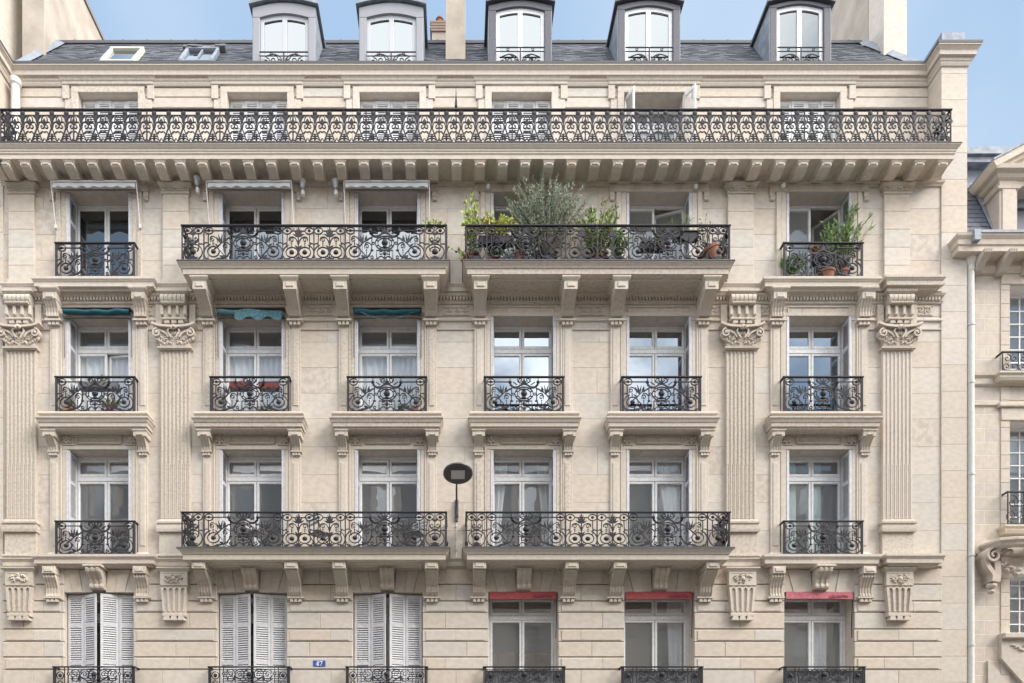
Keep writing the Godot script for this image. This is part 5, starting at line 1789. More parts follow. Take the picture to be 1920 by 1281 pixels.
# spots = [[position, direction]]; every leaf is a folded blade with its own tone
func leaf_mesh(spots: Array, l: float, w: float, base: Vector3, vary := 0.35) -> ArrayMesh:
	var v = PackedVector3Array()
	var n = PackedVector3Array()
	var col = PackedColorArray()
	for s in spots:
		var p: Vector3 = s[0]
		var d: Vector3 = s[1].normalized()
		var sz = rng.randf_range(0.7, 1.25)
		var side = d.cross(Vector3(rng.randf_range(-1, 1), rng.randf_range(-1, 1), rng.randf_range(-1, 1))).normalized()
		var up = side.cross(d)
		var tip = p + d * l * sz - up * l * 0.12
		var mid = p + d * l * sz * 0.45 + up * l * 0.06
		var a = mid + side * w * 0.5 * sz + up * w * 0.15
		var b = mid - side * w * 0.5 * sz + up * w * 0.15
		var t = rng.randf_range(1.0 - vary, 1.0 + vary)
		var c = Color(base.x * t * rng.randf_range(0.85, 1.2), base.y * t, base.z * t * rng.randf_range(0.8, 1.2))
		for tri in [[p, a, mid], [a, tip, mid], [p, mid, b], [mid, tip, b]]:
			var q = (tri[1] - tri[0]).cross(tri[2] - tri[0]).normalized()
			for k in [0, 2, 1]:
				v.append(tri[k]); n.append(q); col.append(c)
	var arr = []
	arr.resize(Mesh.ARRAY_MAX)
	arr[Mesh.ARRAY_VERTEX] = v
	arr[Mesh.ARRAY_NORMAL] = n
	arr[Mesh.ARRAY_COLOR] = col
	var m = ArrayMesh.new()
	m.add_surface_from_arrays(Mesh.PRIMITIVE_TRIANGLES, arr)
	return m
func rv() -> Vector3: return Vector3(rng.randf_range(-1, 1), rng.randf_range(-1, 1), rng.randf_range(-1, 1))
# branches rise from the base and carry leaves along their outer part
func bush(o: Node3D, height: float, spread: Vector2, branches: int, per: int, l: float, w: float, base: Vector3, start := 0.25, lean := 0.0, droop := 0.0, y0 := 0.0) -> void:
	var spots = []
	var st = MB.new()
	for k in branches:
		var a = TAU * k / branches + rng.randf_range(-0.4, 0.4)
		var r = sqrt(rng.randf_range(0.05, 1.0))
		var tip = Vector3(cos(a) * r * spread.x + lean, y0 + height * rng.randf_range(0.62, 1.0) * (1.0 - 0.25 * r * r) - droop * r * r, sin(a) * r * spread.y)
		var p0 = Vector3(cos(a) * 0.02, y0, sin(a) * 0.02)
		var p1 = Vector3(tip.x * 0.35, y0 + (tip.y - y0) * 0.55, tip.z * 0.35)
		var pts = PackedVector3Array()
		for q in 7:
			var t = q / 6.0
			pts.append(p0.lerp(p1, t).lerp(p1.lerp(tip, t), t) + rv() * 0.012 * t)
		st.tube(pts, 0.008, 0.002, 4)
		for q in per:
			var t = lerpf(start, 1.0, pow(rng.randf(), 0.7)) * 5.999
			var i = int(t)
			var pos = pts[i].lerp(pts[i + 1], t - i)
			var dir = (pts[i + 1] - pts[i]).normalized() + rv() * 0.9
			spots.append([pos + rv() * 0.015, dir])
	part("stems", st.mesh(), mat("bark", lin(0.12, 0.09, 0.06), 0.9), o)
	var key = "leaves_%.2f_%.2f" % [base.x, base.y]
	part("foliage", leaf_mesh(spots, l, w, base), leaf_material(key, base.x, base.y, base.z), o)
func pot(o: Node3D, r: float, h: float, m: Material) -> void:
	var b = MB.new()
	b.lathe([Vector2(0, 0.0), Vector2(r * 0.68, 0.0), Vector2(r * 0.92, h * 0.82), Vector2(r, h * 0.83), Vector2(r * 1.03, h), Vector2(r * 0.93, h), Vector2(r * 0.88, h * 0.88)], Vector3.ZERO, 18)
	part("pot", b.mesh(), m, o)
	var e = MB.new()
	e.lathe([Vector2(r * 0.90, h * 0.87), Vector2(0.0, h * 0.9)], Vector3.ZERO, 14)
	part("soil", e.mesh(), mat("soil", lin(0.05, 0.035, 0.025), 0.95), o)
func potted(called: String, label: String, at: Vector3, r: float, h: float, m: Material) -> Node3D:
	var o = thing(called, label, "plant", at)
	pot(o, r, h, m)
	return o
func box_planter(called: String, label: String, at: Vector3, w: float, m: Material) -> Node3D:
	var o = thing(called, label, "planter", at)
	var b = MB.new()
	b.ext_x(poly([-0.07, 0.0, 0.07, 0.0, 0.09, 0.15, -0.09, 0.15]), -w / 2, w / 2)
	part("trough", b.mesh(), m, o)
	return o
func flowers(o: Node3D, cnt: int, area: Vector3, y: float, c: Color) -> void:
	var b = MB.new()
	for k in cnt:
		var p = rv() * area + Vector3(0, y, 0)
		b.dome(p.x, p.y, p.z, 0.018, 0.018, 0.015, 0, 6, 2)
	part("flowers", b.mesh(), mat("petals_%d_%d" % [int(c.r * 99), int(c.b * 99)], c, 0.6), o)
func build_plants() -> void:
	var fy = 13.675
	var olive = potted("olive_tree", "large silvery olive tree in a black tub on the balcony", Vector3(ex(1025, 0.35), fy, 0.33), 0.24, 0.36, M_dark)
	bush(olive, 2.02, Vector2(1.04, 0.36), 140, 80, 0.064, 0.018, Vector3(0.30, 0.35, 0.26), 0.30, 0.0, 0.0, 0.3)
	var o = potted("photinia_shrub", "leafy green shrub with a few tall shoots in a wide clay bowl", Vector3(ex(1118, 0.35), fy, 0.36), 0.30, 0.22, M_terracotta)
	bush(o, 1.42, Vector2(0.58, 0.22), 46, 28, 0.095, 0.042, Vector3(0.20, 0.28, 0.06), 0.2, 0.06, 0.0, 0.16)
	bush(o, 1.80, Vector2(0.22, 0.1), 5, 26, 0.085, 0.036, Vector3(0.24, 0.27, 0.07), 0.5, 0.30, 0.0, 0.16)
	o = potted("climbing_vine", "light green climber on a stake at the balcony end by the gap", Vector3(ex(885, 0.5), fy, 0.45), 0.2, 0.26, M_terracotta)
	bush(o, 1.62, Vector2(0.22, 0.08), 14, 24, 0.10, 0.07, Vector3(0.36, 0.45, 0.11), 0.1, 0.0, 0.0, 0.2)
	bush(o, 0.85, Vector2(0.42, 0.05), 4, 12, 0.09, 0.06, Vector3(0.36, 0.45, 0.11), 0.3, -0.20, 0.55, 0.2)
	var sk = MB.new()
	sk.tube(PackedVector3Array([Vector3(0.04, 0.2, 0.0), Vector3(0.02, 1.5, 0.0)]), 0.008, 0.006)
	part("stake", sk.mesh(), M_white, o)
	o = thing("trailing_vine", "light green vine shoots trailing along the handrail end", "plant", Vector3(ex(815, 0.68), fy + 0.8, 0.68))
	var sp = []
	for k in 46: sp.append([Vector3(rng.randf_range(-0.22, 0.26), rng.randf_range(0.0, 0.09), rng.randf_range(-0.06, 0.08)), rv() + Vector3(0, 0.3, 0.3)])
	part("foliage", leaf_mesh(sp, 0.085, 0.055, Vector3(0.38, 0.46, 0.12)), leaf_material("vine", 0, 0, 0), o)
	o = box_planter("nasturtium_box", "planter of yellow-green nasturtiums with orange blooms behind the railing", Vector3(ex(930, 0.5), fy + 0.52, 0.5), 0.8, M_dark)
	bush(o, 0.62, Vector2(0.55, 0.12), 40, 14, 0.075, 0.06, Vector3(0.42, 0.45, 0.10), 0.3, 0.0, 0.0, 0.1)
	flowers(o, 14, Vector3(0.42, 0.12, 0.1), 0.42, lin(0.75, 0.22, 0.12))
	o = potted("small_clay_pot_plant", "upright terracotta pot with a bushy dark green plant", Vector3(ex(974, 0.5), fy, 0.52), 0.13, 0.30, M_terracotta)
	bush(o, 0.55, Vector2(0.18, 0.12), 14, 14, 0.07, 0.035, Vector3(0.06, 0.13, 0.03), 0.2, 0.0, 0.0, 0.25)
	o = potted("dark_leaf_plant", "dark green leafy plant in a low clay dish by the vine", Vector3(ex(928, 0.45), fy, 0.42), 0.26, 0.14, M_terracotta)
	bush(o, 0.62, Vector2(0.32, 0.14), 20, 16, 0.08, 0.045, Vector3(0.06, 0.14, 0.03), 0.2, 0.0, 0.0, 0.1)
	o = potted("laurel_shrub", "bright green laurel bush between the two balcony windows", Vector3(ex(1158, 0.4), fy, 0.42), 0.16, 0.22, M_dark)
	bush(o, 0.80, Vector2(0.30, 0.16), 26, 22, 0.085, 0.04, Vector3(0.16, 0.30, 0.06), 0.15, 0.0, 0.0, 0.18)
	o = box_planter("hanging_planter", "black trough of yellow flowers hung low inside the railing", Vector3(ex(1222, 0.58), fy + 0.32, 0.58), 0.55, M_dark)
	bush(o, 0.24, Vector2(0.24, 0.06), 14, 8, 0.06, 0.02, Vector3(0.22, 0.30, 0.05), 0.3, 0.0, 0.0, 0.1)
	flowers(o, 16, Vector3(0.2, 0.06, 0.05), 0.26, lin(0.75, 0.65, 0.08))
	o = box_planter("hanging_planter", "black trough of thin grasses hung high inside the railing", Vector3(ex(1285, 0.58), fy + 0.55, 0.58), 0.55, M_dark)
	bush(o, 0.48, Vector2(0.34, 0.1), 16, 6, 0.13, 0.012, Vector3(0.16, 0.26, 0.05), 0.2, -0.05, 0.0, 0.1)
	flowers(o, 6, Vector3(0.2, 0.05, 0.05), 0.30, lin(0.8, 0.6, 0.1))
	o = potted("wispy_pot_plant", "large tilted terracotta pot with a wispy plant at balcony corner", Vector3(ex(1340, 0.5), fy + 0.05, 0.5), 0.26, 0.34, M_terracotta)
	o.rotation.z = 0.42
	bush(o, 0.85, Vector2(0.30, 0.18), 12, 9, 0.07, 0.022, Vector3(0.20, 0.25, 0.07), 0.3, 0.1, 0.0, 0.3)
	# right bay, fifth floor
	o = potted("oleander", "tall oleander with narrow leaves in a clay pot behind the single railing", Vector3(9.02, 13.64, 0.06), 0.17, 0.26, M_terracotta)
	bush(o, 1.70, Vector2(0.60, 0.16), 30, 20, 0.17, 0.03, Vector3(0.17, 0.28, 0.08), 0.3, 0.1, 0.0, 0.2)
	o = potted("small_green_plant", "low bushy green plant in a pale pot sharing the oleander's railing", Vector3(7.85, 13.64, 0.06), 0.13, 0.15, mat("stone_pot", lin(0.45, 0.40, 0.35), 0.9))
	bush(o, 0.58, Vector2(0.36, 0.1), 26, 18, 0.075, 0.045, Vector3(0.17, 0.36, 0.08), 0.1, 0.0, 0.0, 0.12)
	o = potted("red_tipped_plant", "small plant with reddish tips next to the oleander", Vector3(8.36, 14.1, 0.05), 0.10, 0.14, M_dark)
	bush(o, 0.42, Vector2(0.13, 0.08), 10, 10, 0.09, 0.028, Vector3(0.32, 0.15, 0.06), 0.2, 0.0, 0.0, 0.1)
	o = thing("terracotta_bowl", "wide empty terracotta bowl on the ledge under the oleander", "pot", Vector3(8.62, 13.64, 0.1))
	pot(o, 0.20, 0.22, M_terracotta)
	# fourth-floor sills
	o = potted("orange_pot_plant", "orange pot with a sprig on the ledge of the pilaster bay", Vector3(-9.0, 10.54, 0.09), 0.10, 0.19, mat("orange_glaze", lin(0.62, 0.24, 0.04), 0.4))
	bush(o, 0.26, Vector2(0.1, 0.08), 8, 8, 0.07, 0.02, Vector3(0.12, 0.2, 0.05), 0.2, 0.0, 0.0, 0.15)
	o = potted("yellow_green_succulent", "yellow-green succulents in a magenta pot behind the bay railing", Vector3(-8.05, 10.54, 0.09), 0.11, 0.13, mat("magenta_glaze", lin(0.55, 0.05, 0.25), 0.4))
	bush(o, 0.34, Vector2(0.34, 0.06), 26, 9, 0.05, 0.03, Vector3(0.30, 0.32, 0.06), 0.1, 0.0, 0.0, 0.1)
	o = box_planter("railing_trough", "grey trough of sprigs hung at the top of the bay railing", Vector3(-8.3, 11.13, 0.12), 0.9, mat("grey_plastic", lin(0.16, 0.16, 0.17), 0.6))
	bush(o, 0.28, Vector2(0.42, 0.05), 14, 7, 0.06, 0.018, Vector3(0.12, 0.2, 0.06), 0.2, 0.0, 0.0, 0.1)
	o = box_planter("railing_trough", "reddish-brown trough hung at the top of the railing above window rosettes", Vector3(-4.35, 11.13, 0.12), 0.45, mat("maroon_plastic", lin(0.16, 0.035, 0.03), 0.6))
	o = box_planter("railing_trough", "red flower trough beside the maroon one on the same railing", Vector3(-5.0, 11.13, 0.12), 0.5, mats.maroon_plastic)
	flowers(o, 6, Vector3(0.2, 0.03, 0.05), 0.2, lin(0.7, 0.05, 0.12))
	o = potted("dry_plant", "low dry brown plant on the ledge under the torn awning", Vector3(-4.45, 10.54, 0.09), 0.10, 0.10, M_dark)
	bush(o, 0.22, Vector2(0.25, 0.06), 12, 8, 0.05, 0.02, Vector3(0.16, 0.10, 0.05), 0.1, 0.0, 0.0, 0.05)
	o = potted("pink_pot_plant", "round pink clay pot at the ledge end under the looped cord", Vector3(-0.98, 10.54, 0.09), 0.11, 0.16, mat("pink_clay", lin(0.55, 0.20, 0.17), 0.8))
	bush(o, 0.45, Vector2(0.12, 0.08), 7, 5, 0.07, 0.02, Vector3(0.14, 0.16, 0.06), 0.2, 0.12, 0.0, 0.1)
	o = potted("green_pot_plant", "small green pot with a leafy plant next to the pink pot", Vector3(-1.28, 10.54, 0.09), 0.08, 0.12, mat("green_glaze", lin(0.05, 0.22, 0.12), 0.5))
	bush(o, 0.24, Vector2(0.09, 0.07), 10, 10, 0.05, 0.025, Vector3(0.08, 0.2, 0.06), 0.1, 0.0, 0.0, 0.1)

# ------------------------------------------------------------------ neighbour on the right
func build_neighbour() -> void:
	var N = thing("neighbouring_house", "pale stone house with slate mansard and carved balcony beyond the drainpipe", "building")
	var z = -0.15
	var x0 = 11.97
	var x1 = 17.5
	var pale = [textured("pale_stone_a", lin(0.60, 0.52, 0.45), stones[0].albedo_texture, 0.4, 0.92), textured("pale_stone_b", lin(0.56, 0.50, 0.44), stones[0].albedo_texture, 0.4, 0.92), textured("pale_stone_c", lin(0.61, 0.54, 0.46), stones[0].albedo_texture, 0.4, 0.92)]
	var wall = hub("wall", N)
	var core = MB.new()
	var wx = ex(1893, z)
	var ww = 1.5
	var opens = [[ey(690, z), ey(535, z)], [ey(985, z), ey(790, z)], [ey(1190, z), ey(1075, z)]]
	core.box(x0, wx, 0, 14.3, z - 0.4, z - 0.003)
	core.box(wx + ww, x1, 0, 14.3, z - 0.4, z - 0.003)
	var prev = 14.3
	for o in opens:
		core.box(wx, wx + ww, o[1], prev, z - 0.4, z - 0.03)
		prev = o[0]
	core.box(wx, wx + ww, 0, prev, z - 0.4, z - 0.03)
	part("masonry_core", core.mesh(), mat("white_mortar", lin(0.74, 0.70, 0.65), 0.9), wall)
	var y = 2.6
	var r = 0
	while y < 14.2:
		var h = 0.325
		var xs = [x0, x0 + (0.55 if r % 2 else 0.95), wx - 0.22]
		for k in 2:
			if xs[k + 1] - xs[k] > 0.1: stone(wall, xs[k] + 0.006, xs[k + 1] - 0.006, y + 0.006, y + h - 0.006, z - 0.04, z, 0.003, pale[rng.randi() % 3])
		for k in [[wx - 0.22, wx], [wx + ww, wx + ww + 0.9], [wx + ww + 0.9, x1]]:
			stone(wall, k[0] + 0.004, k[1] - 0.004, y + 0.004, y + h - 0.004, z - 0.04, z + (0.02 if k[1] == wx else 0.0), 0.004, pale[rng.randi() % 3])
		var inside = false
		for o in opens:
			if y + h > o[0] + 0.02 and y < o[1] - 0.02: inside = true
		if not inside: stone(wall, wx + 0.004, wx + ww - 0.004, y + 0.006, y + h - 0.006, z - 0.04, z, 0.003, pale[rng.randi() % 3])
		y += h
		r += 1
	for o in opens:
		var w = hub("window", N, Vector3(wx + ww / 2, o[0], z - 0.3))
		var f = MB.new()
		var hh = o[1] - o[0]
		f.box(-ww / 2, -ww / 2 + 0.06, 0, hh, -0.06, 0)
		f.box(ww / 2 - 0.06, ww / 2, 0, hh, -0.06, 0)
		f.box(-ww / 2, ww / 2, hh - 0.08, hh, -0.06, 0.001)
		f.box(-ww / 2, ww / 2, 0.0, 0.06, -0.06, 0.001)
		for k in 5: f.box(-ww / 2 + 0.25 * (k + 1) - 0.012, -ww / 2 + 0.25 * (k + 1) + 0.012, 0.06, hh - 0.08, -0.04, -0.01)
		var yy = 0.32
		while yy < hh - 0.1:
			f.box(-ww / 2 + 0.06, ww / 2 - 0.06, yy - 0.012, yy + 0.012, -0.041, -0.009)
			yy += 0.31
		part("frame", f.mesh(), M_white, w)
		part("pane", pane_mesh(ww - 0.1, hh - 0.1), M_glass, w, Vector3(0, hh / 2, -0.02))
		var rm = MB.new()
		rm.box(-1.0, 1.0, -0.1, hh + 0.1, -2.5, -2.45)
		rm.box(-1.0, -0.95, -0.1, hh + 0.1, -2.5, -0.1)
		rm.box(0.95, 1.0, -0.1, hh + 0.1, -2.5, -0.1)
		rm.box(-1.0, 1.0, hh + 0.1, hh + 0.15, -2.5, -0.1)
		rm.box(-1.0, 1.0, -0.15, -0.1, -2.5, -0.1)
		part("room", rm.mesh(), mat("pale_room", lin(0.42, 0.44, 0.45), 0.9), w)
	# window surrounds and string courses
	var t = MB.new()
	for o in [opens[0], opens[1]]:
		t.block(wx - 0.30, wx + ww + 0.3, o[1] + 0.30, o[1] + 0.40, z - 0.02, z + 0.09, 0.02)
		t.block(wx - 0.22, wx + ww + 0.22, o[1] + 0.004, o[1] + 0.30, z - 0.02, z + 0.04, 0.01)
	t.ledge(x0, x1, z - 0.1, z + 0.02, [Vector2(0, ey(725, z)), Vector2(0.03, ey(722, z)), Vector2(0.03, ey(712, z)), Vector2(0.08, ey(708, z)), Vector2(0.09, ey(703, z)), Vector2(0, ey(702, z))])
	t.ledge(x0, x1, z - 0.1, z + 0.01, [Vector2(0, ey(1043, z)), Vector2(0.05, ey(1040, z)), Vector2(0.07, ey(1015, z)), Vector2(0, ey(1014, z))])
	t.ledge(x0, wx - 0.2, z - 0.1, z + 0.0, [Vector2(0, ey(764, z)), Vector2(0.04, ey(761, z)), Vector2(0.04, ey(756, z)), Vector2(0, ey(755, z))])
	part("string_course", t.mesh(), pale[2], N)
	# eaves cornice with brackets
	var c = MB.new()
	var yt = ey(442, 0.25)
	c.ledge(x0 + 0.0, x1, z - 0.3, z + 0.02, [Vector2(0, yt - 0.62), Vector2(0.05, yt - 0.60), Vector2(0.06, yt - 0.36), Vector2(0.36, yt - 0.34), Vector2(0.36, yt - 0.22), Vector2(0.39, yt - 0.20), Vector2(0.40, yt - 0.10), Vector2(0.45, yt - 0.04), Vector2(0.46, yt)])
	part("eaves_cornice", c.mesh(), pale[0], N)
	var gq = MB.new()
	gq.box(x0 - 0.06, x1, yt, yt + 0.06, z, z + 0.5)
	gq.box(x0 - 0.09, x0 + 0.06, yt - 0.18, yt + 0.06, z, z + 0.52)
	part("gutter", gq.mesh(), M_zinc, N)
	for px in [1845, 1892, 1940]:
		part("eaves_bracket", bracket_mesh([Vector2(0.34, yt - 0.36), Vector2(0.33, yt - 0.44), Vector2(0.22, yt - 0.50), Vector2(0.10, yt - 0.60), Vector2(0.06, yt - 0.66)], 0.17, z, 3, 0.012), pale[1], N, Vector3(ex(px, 0.2), 0, 0))
	# mansard with slates
	var roof = hub("roof", N)
	var yr0 = yt + 0.03
	var yr1 = ey(335, -0.5)
	var zr0 = z + 0.12
	var zr1 = z - 0.5
	var dk = MB.new()
	dk.quad(Vector3(x0, yr0, zr0 - 0.02), Vector3(x1, yr0, zr0 - 0.02), Vector3(x1, yr1, zr1 - 0.02), Vector3(x0, yr1, zr1 - 0.02))
	part("deck", dk.mesh(), M_slate, roof)
	var rows = 14
	for q in rows:
		var xx = x0 + (0.1 if q % 2 else 0.0) - 0.1
		while xx < 12.85:
			var a0 = maxf(xx, x0)
			var sm = MB.new()
			var f0 = float(q) / rows
			var f1 = (q + 1.12) / rows
			var ya = lerpf(yr0, yr1, f0)
			var yb = lerpf(yr0, yr1, f1)
			var za = lerpf(zr0, zr1, f0)
			var zb = lerpf(zr0, zr1, f1)
			var lf = rng.randf_range(0.008, 0.016)
			sm.quad(Vector3(a0 + 0.003, ya, za + lf), Vector3(xx + 0.195, ya, za + lf), Vector3(xx + 0.195, yb, zb), Vector3(a0 + 0.003, yb, zb))
			sm.quad(Vector3(a0 + 0.003, ya, za), Vector3(xx + 0.195, ya, za), Vector3(xx + 0.195, ya, za + lf), Vector3(a0 + 0.003, ya, za + lf))
			part("slate", sm.mesh(), [M_slate, textured("blue_slate", lin(0.15, 0.17, 0.21), M_slate.albedo_texture, 0.9, 0.55), textured("pale_slate", lin(0.21, 0.23, 0.27), M_slate.albedo_texture, 0.9, 0.6)][[0, 1, 1, 0, 2, 1][rng.randi() % 6]], roof)
			xx += 0.2
	var fl = MB.new()
	fl.quad(Vector3(12.72, yr0, zr0 + 0.03), Vector3(12.92, yr0, zr0 + 0.03), Vector3(12.72, yr1, zr1 + 0.03), Vector3(12.52, yr1, zr1 + 0.03))
	part("flashing", fl.mesh(), M_zinc, roof)
	# attic storey and roof edge
	var at = MB.new()
	at.box(x0, x1, yr1, ey(300, -0.9), -3.0, -0.95)
	part("attic_wall", at.mesh(), mat("attic_paint", lin(0.20, 0.22, 0.26), 0.6), N)
	var ar = MB.new()
	ar.box(x0, x1, ey(300, -0.7), ey(290, -0.7), -3.2, -0.75)
	ar.box(x0, x1, ey(289, -0.7), ey(276, -0.7), -3.4, -0.68)
	part("attic_roof", ar.mesh(), M_zinc, N)
	var aw = MB.new()
	for k in [[0.0, 0.06], [0.18, 0.27], [0.5, 0.6]]: aw.box(x0 + 0.02 + k[0], x0 + 0.02 + k[1], yr1 + 0.03, ey(306, -0.9), -0.95, -0.90)
	part("attic_window_frame", aw.mesh(), M_white, N)
	var ap = MB.new()
	ap.box(x0 + 0.05, x0 + 0.6, yr1 + 0.03, ey(306, -0.9), -0.95, -0.93)
	part("attic_pane", ap.mesh(), M_mirror, N)
	# stone dormer with pediment
	var d = hub("dormer", N)
	var dx0 = ex(1873, 0.0)
	var dz = 0.02
	var db = MB.new()
	var yd = yr0
	var yc = ey(338, dz)
	db.block(dx0, dx0 + 0.42, yd, yc, z - 0.6, dz, 0.01)
	db.block(dx0 + 0.05, dx0 + 0.37, yd, yc - 0.22, z, dz + 0.03, 0.01)
	db.block(dx0 + 1.9, dx0 + 2.32, yd, yc, z - 0.6, dz, 0.01)
	db.block(dx0 + 0.4, dx0 + 1.92, yc - 0.12, yc + 0.02, z - 0.6, dz - 0.02, 0.01)
	db.ledge(dx0 - 0.02, dx0 + 0.43, z - 0.4, dz, [Vector2(0, yc - 0.24), Vector2(0.04, yc - 0.22), Vector2(0.05, yc - 0.17), Vector2(0, yc - 0.15)])
	part("stone_front", db.mesh(), pale[0], d)
	var pd = MB.new()
	var xm = dx0 + 1.16
	pd.ledge(dx0 - 0.03, dx0 + 2.35, z - 0.6, dz, [Vector2(0, yc), Vector2(0.05, yc + 0.03), Vector2(0.08, yc + 0.10), Vector2(0.18, yc + 0.13), Vector2(0.20, yc + 0.22)])
	for s in [-1, 1]:
		pd.ribbon(poly([xm + s * 1.42, yc + 0.22, xm, yc + 0.98]), 0.16, z - 0.9, dz + 0.20)
		pd.ribbon(poly([xm + s * 1.30, yc + 0.16, xm, yc + 0.86]), 0.10, z - 0.9, dz + 0.12)
	pd.ext_z(poly([xm - 1.25, yc + 0.2, xm + 1.25, yc + 0.2, xm, yc + 0.9]), z - 0.9, dz + 0.03)
	part("pediment", pd.mesh(), pale[2], d)
	var pc = MB.new()
	for s in [-1, 1]: pc.ribbon(poly([xm + s * 1.46, yc + 0.30, xm, yc + 1.08]), 0.04, z - 0.9, dz + 0.22)
	part("zinc_cover", pc.mesh(), M_zinc, d)
	part("pane", pane_mesh(1.5, 1.35), M_mirror, d, Vector3(xm, yd + 0.68, z - 0.25))
	var df = MB.new()
	df.box(xm - 0.75, xm + 0.75, yc - 0.32, yc - 0.12, z - 0.3, z - 0.2)
	part("window_head", df.mesh(), mat("attic_paint", lin(0.2, 0.22, 0.26), 0.6), d)
	# balconies
	for k in [[650, 690, 0.03, 1880], [915, 980, 0.03, 1890]]:
		var yb = ey(k[1], 0.2)
		var h = ey(k[0], 0.2) - yb
		var bx = ex(k[3], k[2])
		var sl = MB.new()
		sl.ledge(bx - 0.05, bx + 1.9, z, k[2], [Vector2(0, yb - 0.18), Vector2(0.03, yb - 0.12), Vector2(0.03, yb - 0.08), Vector2(0.07, yb - 0.04), Vector2(0.07, yb)])
		part("balcony_slab", sl.mesh(), pale[2], N)
		var rl = hub("railing", N, Vector3(bx, yb, k[2]))
		part("handrail", bar(-0.02, 1.85, h - 0.03, h, -0.02, 0.02), M_iron, rl)
		part("bottom_rail", bar(0, 1.83, 0.03, 0.05, -0.01, 0.01), M_iron, rl)
		var pm = MB.new()
		for q in 5:
			var cx = 0.19 + 0.37 * q
			for s in [-1, 1]:
				pm.ribbon(spiral(cx + s * 0.08, h * 0.68, h * 0.2, 0.015, 90, 90 + s * 420, 14), 0.014, -0.008, 0.008)
				pm.ribbon(spiral(cx + s * 0.09, h * 0.28, h * 0.2, 0.015, -90, -90 + s * 420, 14), 0.014, -0.0078, 0.0078)
			pm.ribbon(poly([cx + 0.185, 0.04, cx + 0.185, h - 0.03]), 0.016, -0.008, 0.008)
		pm.ribbon(poly([0.0, 0.0, 0.0, h - 0.03]), 0.02, -0.01, 0.01)
		part("scrollwork", pm.mesh(), M_iron, rl)
		part("return_handrail", bar(-0.02, 0.02, h - 0.03, h - 0.002, z - k[2], -0.02), M_iron, rl)
	# carved balcony with scrolled bracket
	var cbx = hub("carved_balcony", N)
	var yb2 = ey(1010, 0.3)
	var sb = MB.new()
	var plan = [Vector2(ex(1848, 0.1), z), Vector2(ex(1850, 0.1), 0.08), Vector2(ex(1872, 0.3), 0.36), Vector2(ex(1905, 0.4), 0.46), Vector2(ex(1975, 0.4), 0.46), Vector2(ex(2010, 0.4), z)]
	sb.sweep(plan, [Vector2(-0.12, yb2 - 0.22), Vector2(-0.05, yb2 - 0.17), Vector2(-0.03, yb2 - 0.12), Vector2(0.02, yb2 - 0.07), Vector2(0.02, yb2 - 0.02), Vector2(-0.02, yb2), Vector2(-0.4, yb2 + 0.004)], false)
	part("slab", sb.mesh(), pale[2], cbx)
	var bk = MB.new()
	var bx2 = ex(1866, 0.2)
	var by = ey(1030, 0.2)
	bk.ribbon(spiral(bx2 - 0.02, by - 0.13, 0.17, 0.03, 100, 620, 28), 0.055, z, 0.22, 0.7)
	bk.ribbon(curve([bx2 - 0.16, by - 0.18, bx2 - 0.10, by - 0.38, bx2 + 0.02, by - 0.55, bx2 + 0.02, by - 0.72]), 0.10, z, 0.16, 0.9)
	bk.ribbon(curve([bx2 + 0.12, by - 0.25, bx2 + 0.14, by - 0.5, bx2 + 0.12, by - 0.72]), 0.14, z, 0.12)
	for q in 5: bk.dome(bx2 + 0.10 + 0.07 * q, by - 0.02 + 0.05 * sin(q * 1.4), 0.14, 0.08, 0.06, 0.10, 0.5 * q)
	for q in 7: bk.dome(bx2 + 0.25 + 0.07 * q, by - 0.32 - 0.03 * q + 0.07 * sin(q * 2.3), 0.02, 0.09, 0.05, 0.10, 1.1 * q)
	bk.dome(bx2 + 0.05, by - 0.80, 0.0, 0.12, 0.08, 0.14)
	bk.dome(bx2 + 0.05, by - 0.93, 0.0, 0.09, 0.06, 0.10)
	part("scroll_bracket", bk.mesh(), pale[0], cbx)
	# shaped blocks under the lowest window
	var sh = MB.new()
	var xs1 = ex(1850, z)
	sh.ext_z(poly([xs1, 2.5, xs1, ey(1240, z), xs1 + 0.28, ey(1262, z), xs1 + 0.9, 2.5]), z - 0.02, z + 0.05)
	sh.ext_z(poly([ex(1872, z), ey(1200, z), ex(1872, z), ey(1236, z), ex(1915, z), ey(1285, z), ex(1990, z), ey(1285, z), ex(1990, z), ey(1200, z)]), z - 0.02, z + 0.10)
	sh.block(ex(1872, z), ex(1990, z), ey(1200, z), ey(1190, z), z - 0.02, z + 0.2, 0.015)
	for q in 9: sh.dome(ex(1893, z) + 0.07 * q, ey(1212 + 3.0 * (q % 4), z), z + 0.09, 0.07, 0.035, 0.05, 0.9 * q)
	part("window_apron", sh.mesh(), pale[1], N)

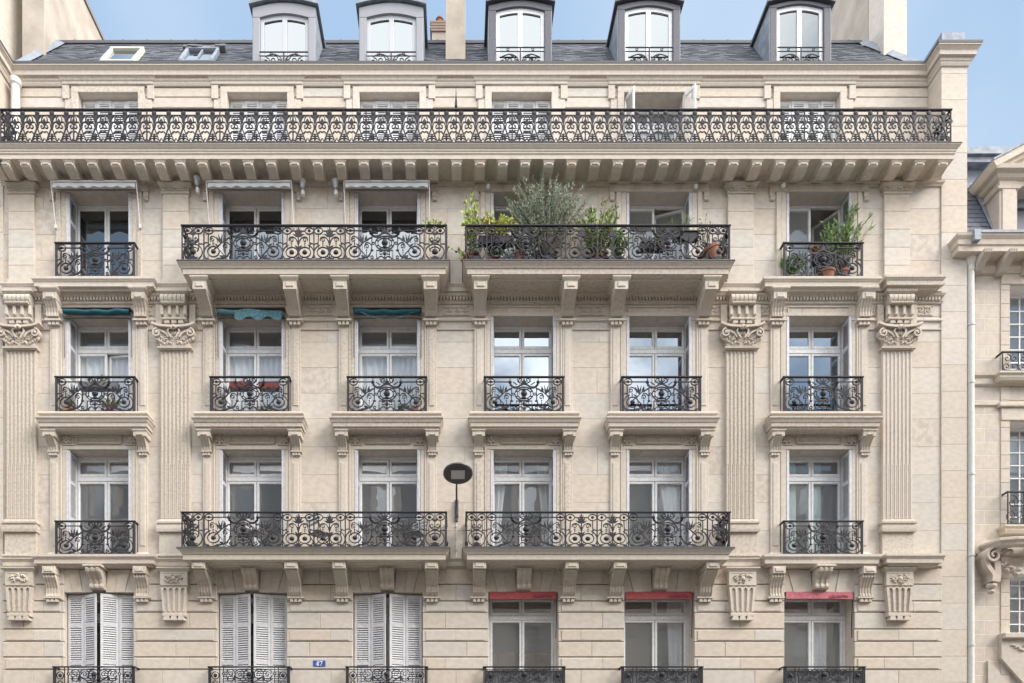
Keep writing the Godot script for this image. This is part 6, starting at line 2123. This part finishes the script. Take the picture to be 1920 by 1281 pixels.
# ------------------------------------------------------------------ the house across the street, mirrored in the panes
func build_opposite() -> void:
	var O = thing("opposite_house", "stone apartment house across the street, mirrored in the lower windows", "building", Vector3(0, 0, 18.2))
	O.rotation.y = PI
	var e = []
	for k in 23: e.append(-39.6 + 3.6 * k)
	var wall = MB.new()
	var levels = [[0.6, 3.2], [4.6, 7.0], [8.0, 10.4], [11.3, 13.4]]
	wall.box(-42, 42, 0.0, 15.6, -8.0, -0.3)
	var prev = 0.0
	for l in levels:
		wall.box(-42, 42, prev, l[0], -0.3, 0.0)
		for k in e.size() + 1:
			var a = -42.0 if k == 0 else e[k - 1] + 0.65
			var b = 42.0 if k == e.size() else e[k] - 0.65
			wall.box(a, b, l[0], l[1], -0.3, 0.0)
		prev = l[1]
	wall.box(-42, 42, prev, 15.6, -0.3, 0.0)
	part("wall", wall.mesh(), M_trim, O)
	var band = MB.new()
	for y in [4.2, 7.6, 10.95, 14.1]: band.block(-42, 42, y, y + 0.25, -0.05, 0.25, 0.04)
	band.block(-42, 42, 15.3, 15.7, -0.05, 0.5, 0.08)
	for l in levels:
		for x in e: band.block(x - 0.85, x + 0.85, l[1] + 0.05, l[1] + 0.22, -0.02, 0.12, 0.03)
	part("string_courses", band.mesh(), M_trim, O)
	var fr = MB.new()
	fr.box(-0.65, -0.57, 0, 2.3, 0, 0.05)
	fr.box(0.57, 0.65, 0, 2.3, 0, 0.05)
	fr.box(-0.05, 0.05, 0, 2.3, 0, 0.05)
	fr.box(-0.57, 0.57, 2.2, 2.3, 0, 0.051)
	fr.box(-0.57, 0.57, 1.6, 1.68, 0, 0.051)
	var fm = fr.mesh()
	var rl = MB.new()
	rl.box(-0.9, 0.9, 0.8, 0.84, 0.2, 0.24)
	for k in 13: rl.box(-0.9 + 0.15 * k - 0.01, -0.9 + 0.15 * k + 0.01, 0.0, 0.8, 0.21, 0.23)
	var rm = rl.mesh()
	for l in levels.slice(1):
		for x in e:
			part("window_frame", fm, M_white, O, Vector3(x, l[0], -0.28))
			part("window_pane", pane_mesh(1.2, l[1] - l[0]), M_glass, O, Vector3(x, (l[0] + l[1]) / 2, -0.27))
			part("window_railing", rm, M_iron, O, Vector3(x, l[0], 0))
	var rf = MB.new()
	rf.ext_x(poly([0.2, 15.7, -1.0, 18.8, -6.0, 19.6, -8.0, 15.7]), -42, 42)
	part("roof", rf.mesh(), M_slate, O)
	var df = MB.new()
	df.block(-0.75, 0.75, 15.7, 17.7, -1.2, 0.05, 0.05)
	df.ext_z(poly([-0.95, 17.7, 0.95, 17.7, 0.0, 18.3]), -1.2, 0.15)
	var dm = df.mesh()
	for k in range(0, 23, 2):
		part("dormer", dm, M_trim, O, Vector3(-39.6 + 3.6 * k, 0, 0))
		part("dormer_pane", pane_mesh(0.9, 1.4), M_mirror, O, Vector3(-39.6 + 3.6 * k, 16.8, 0.07))
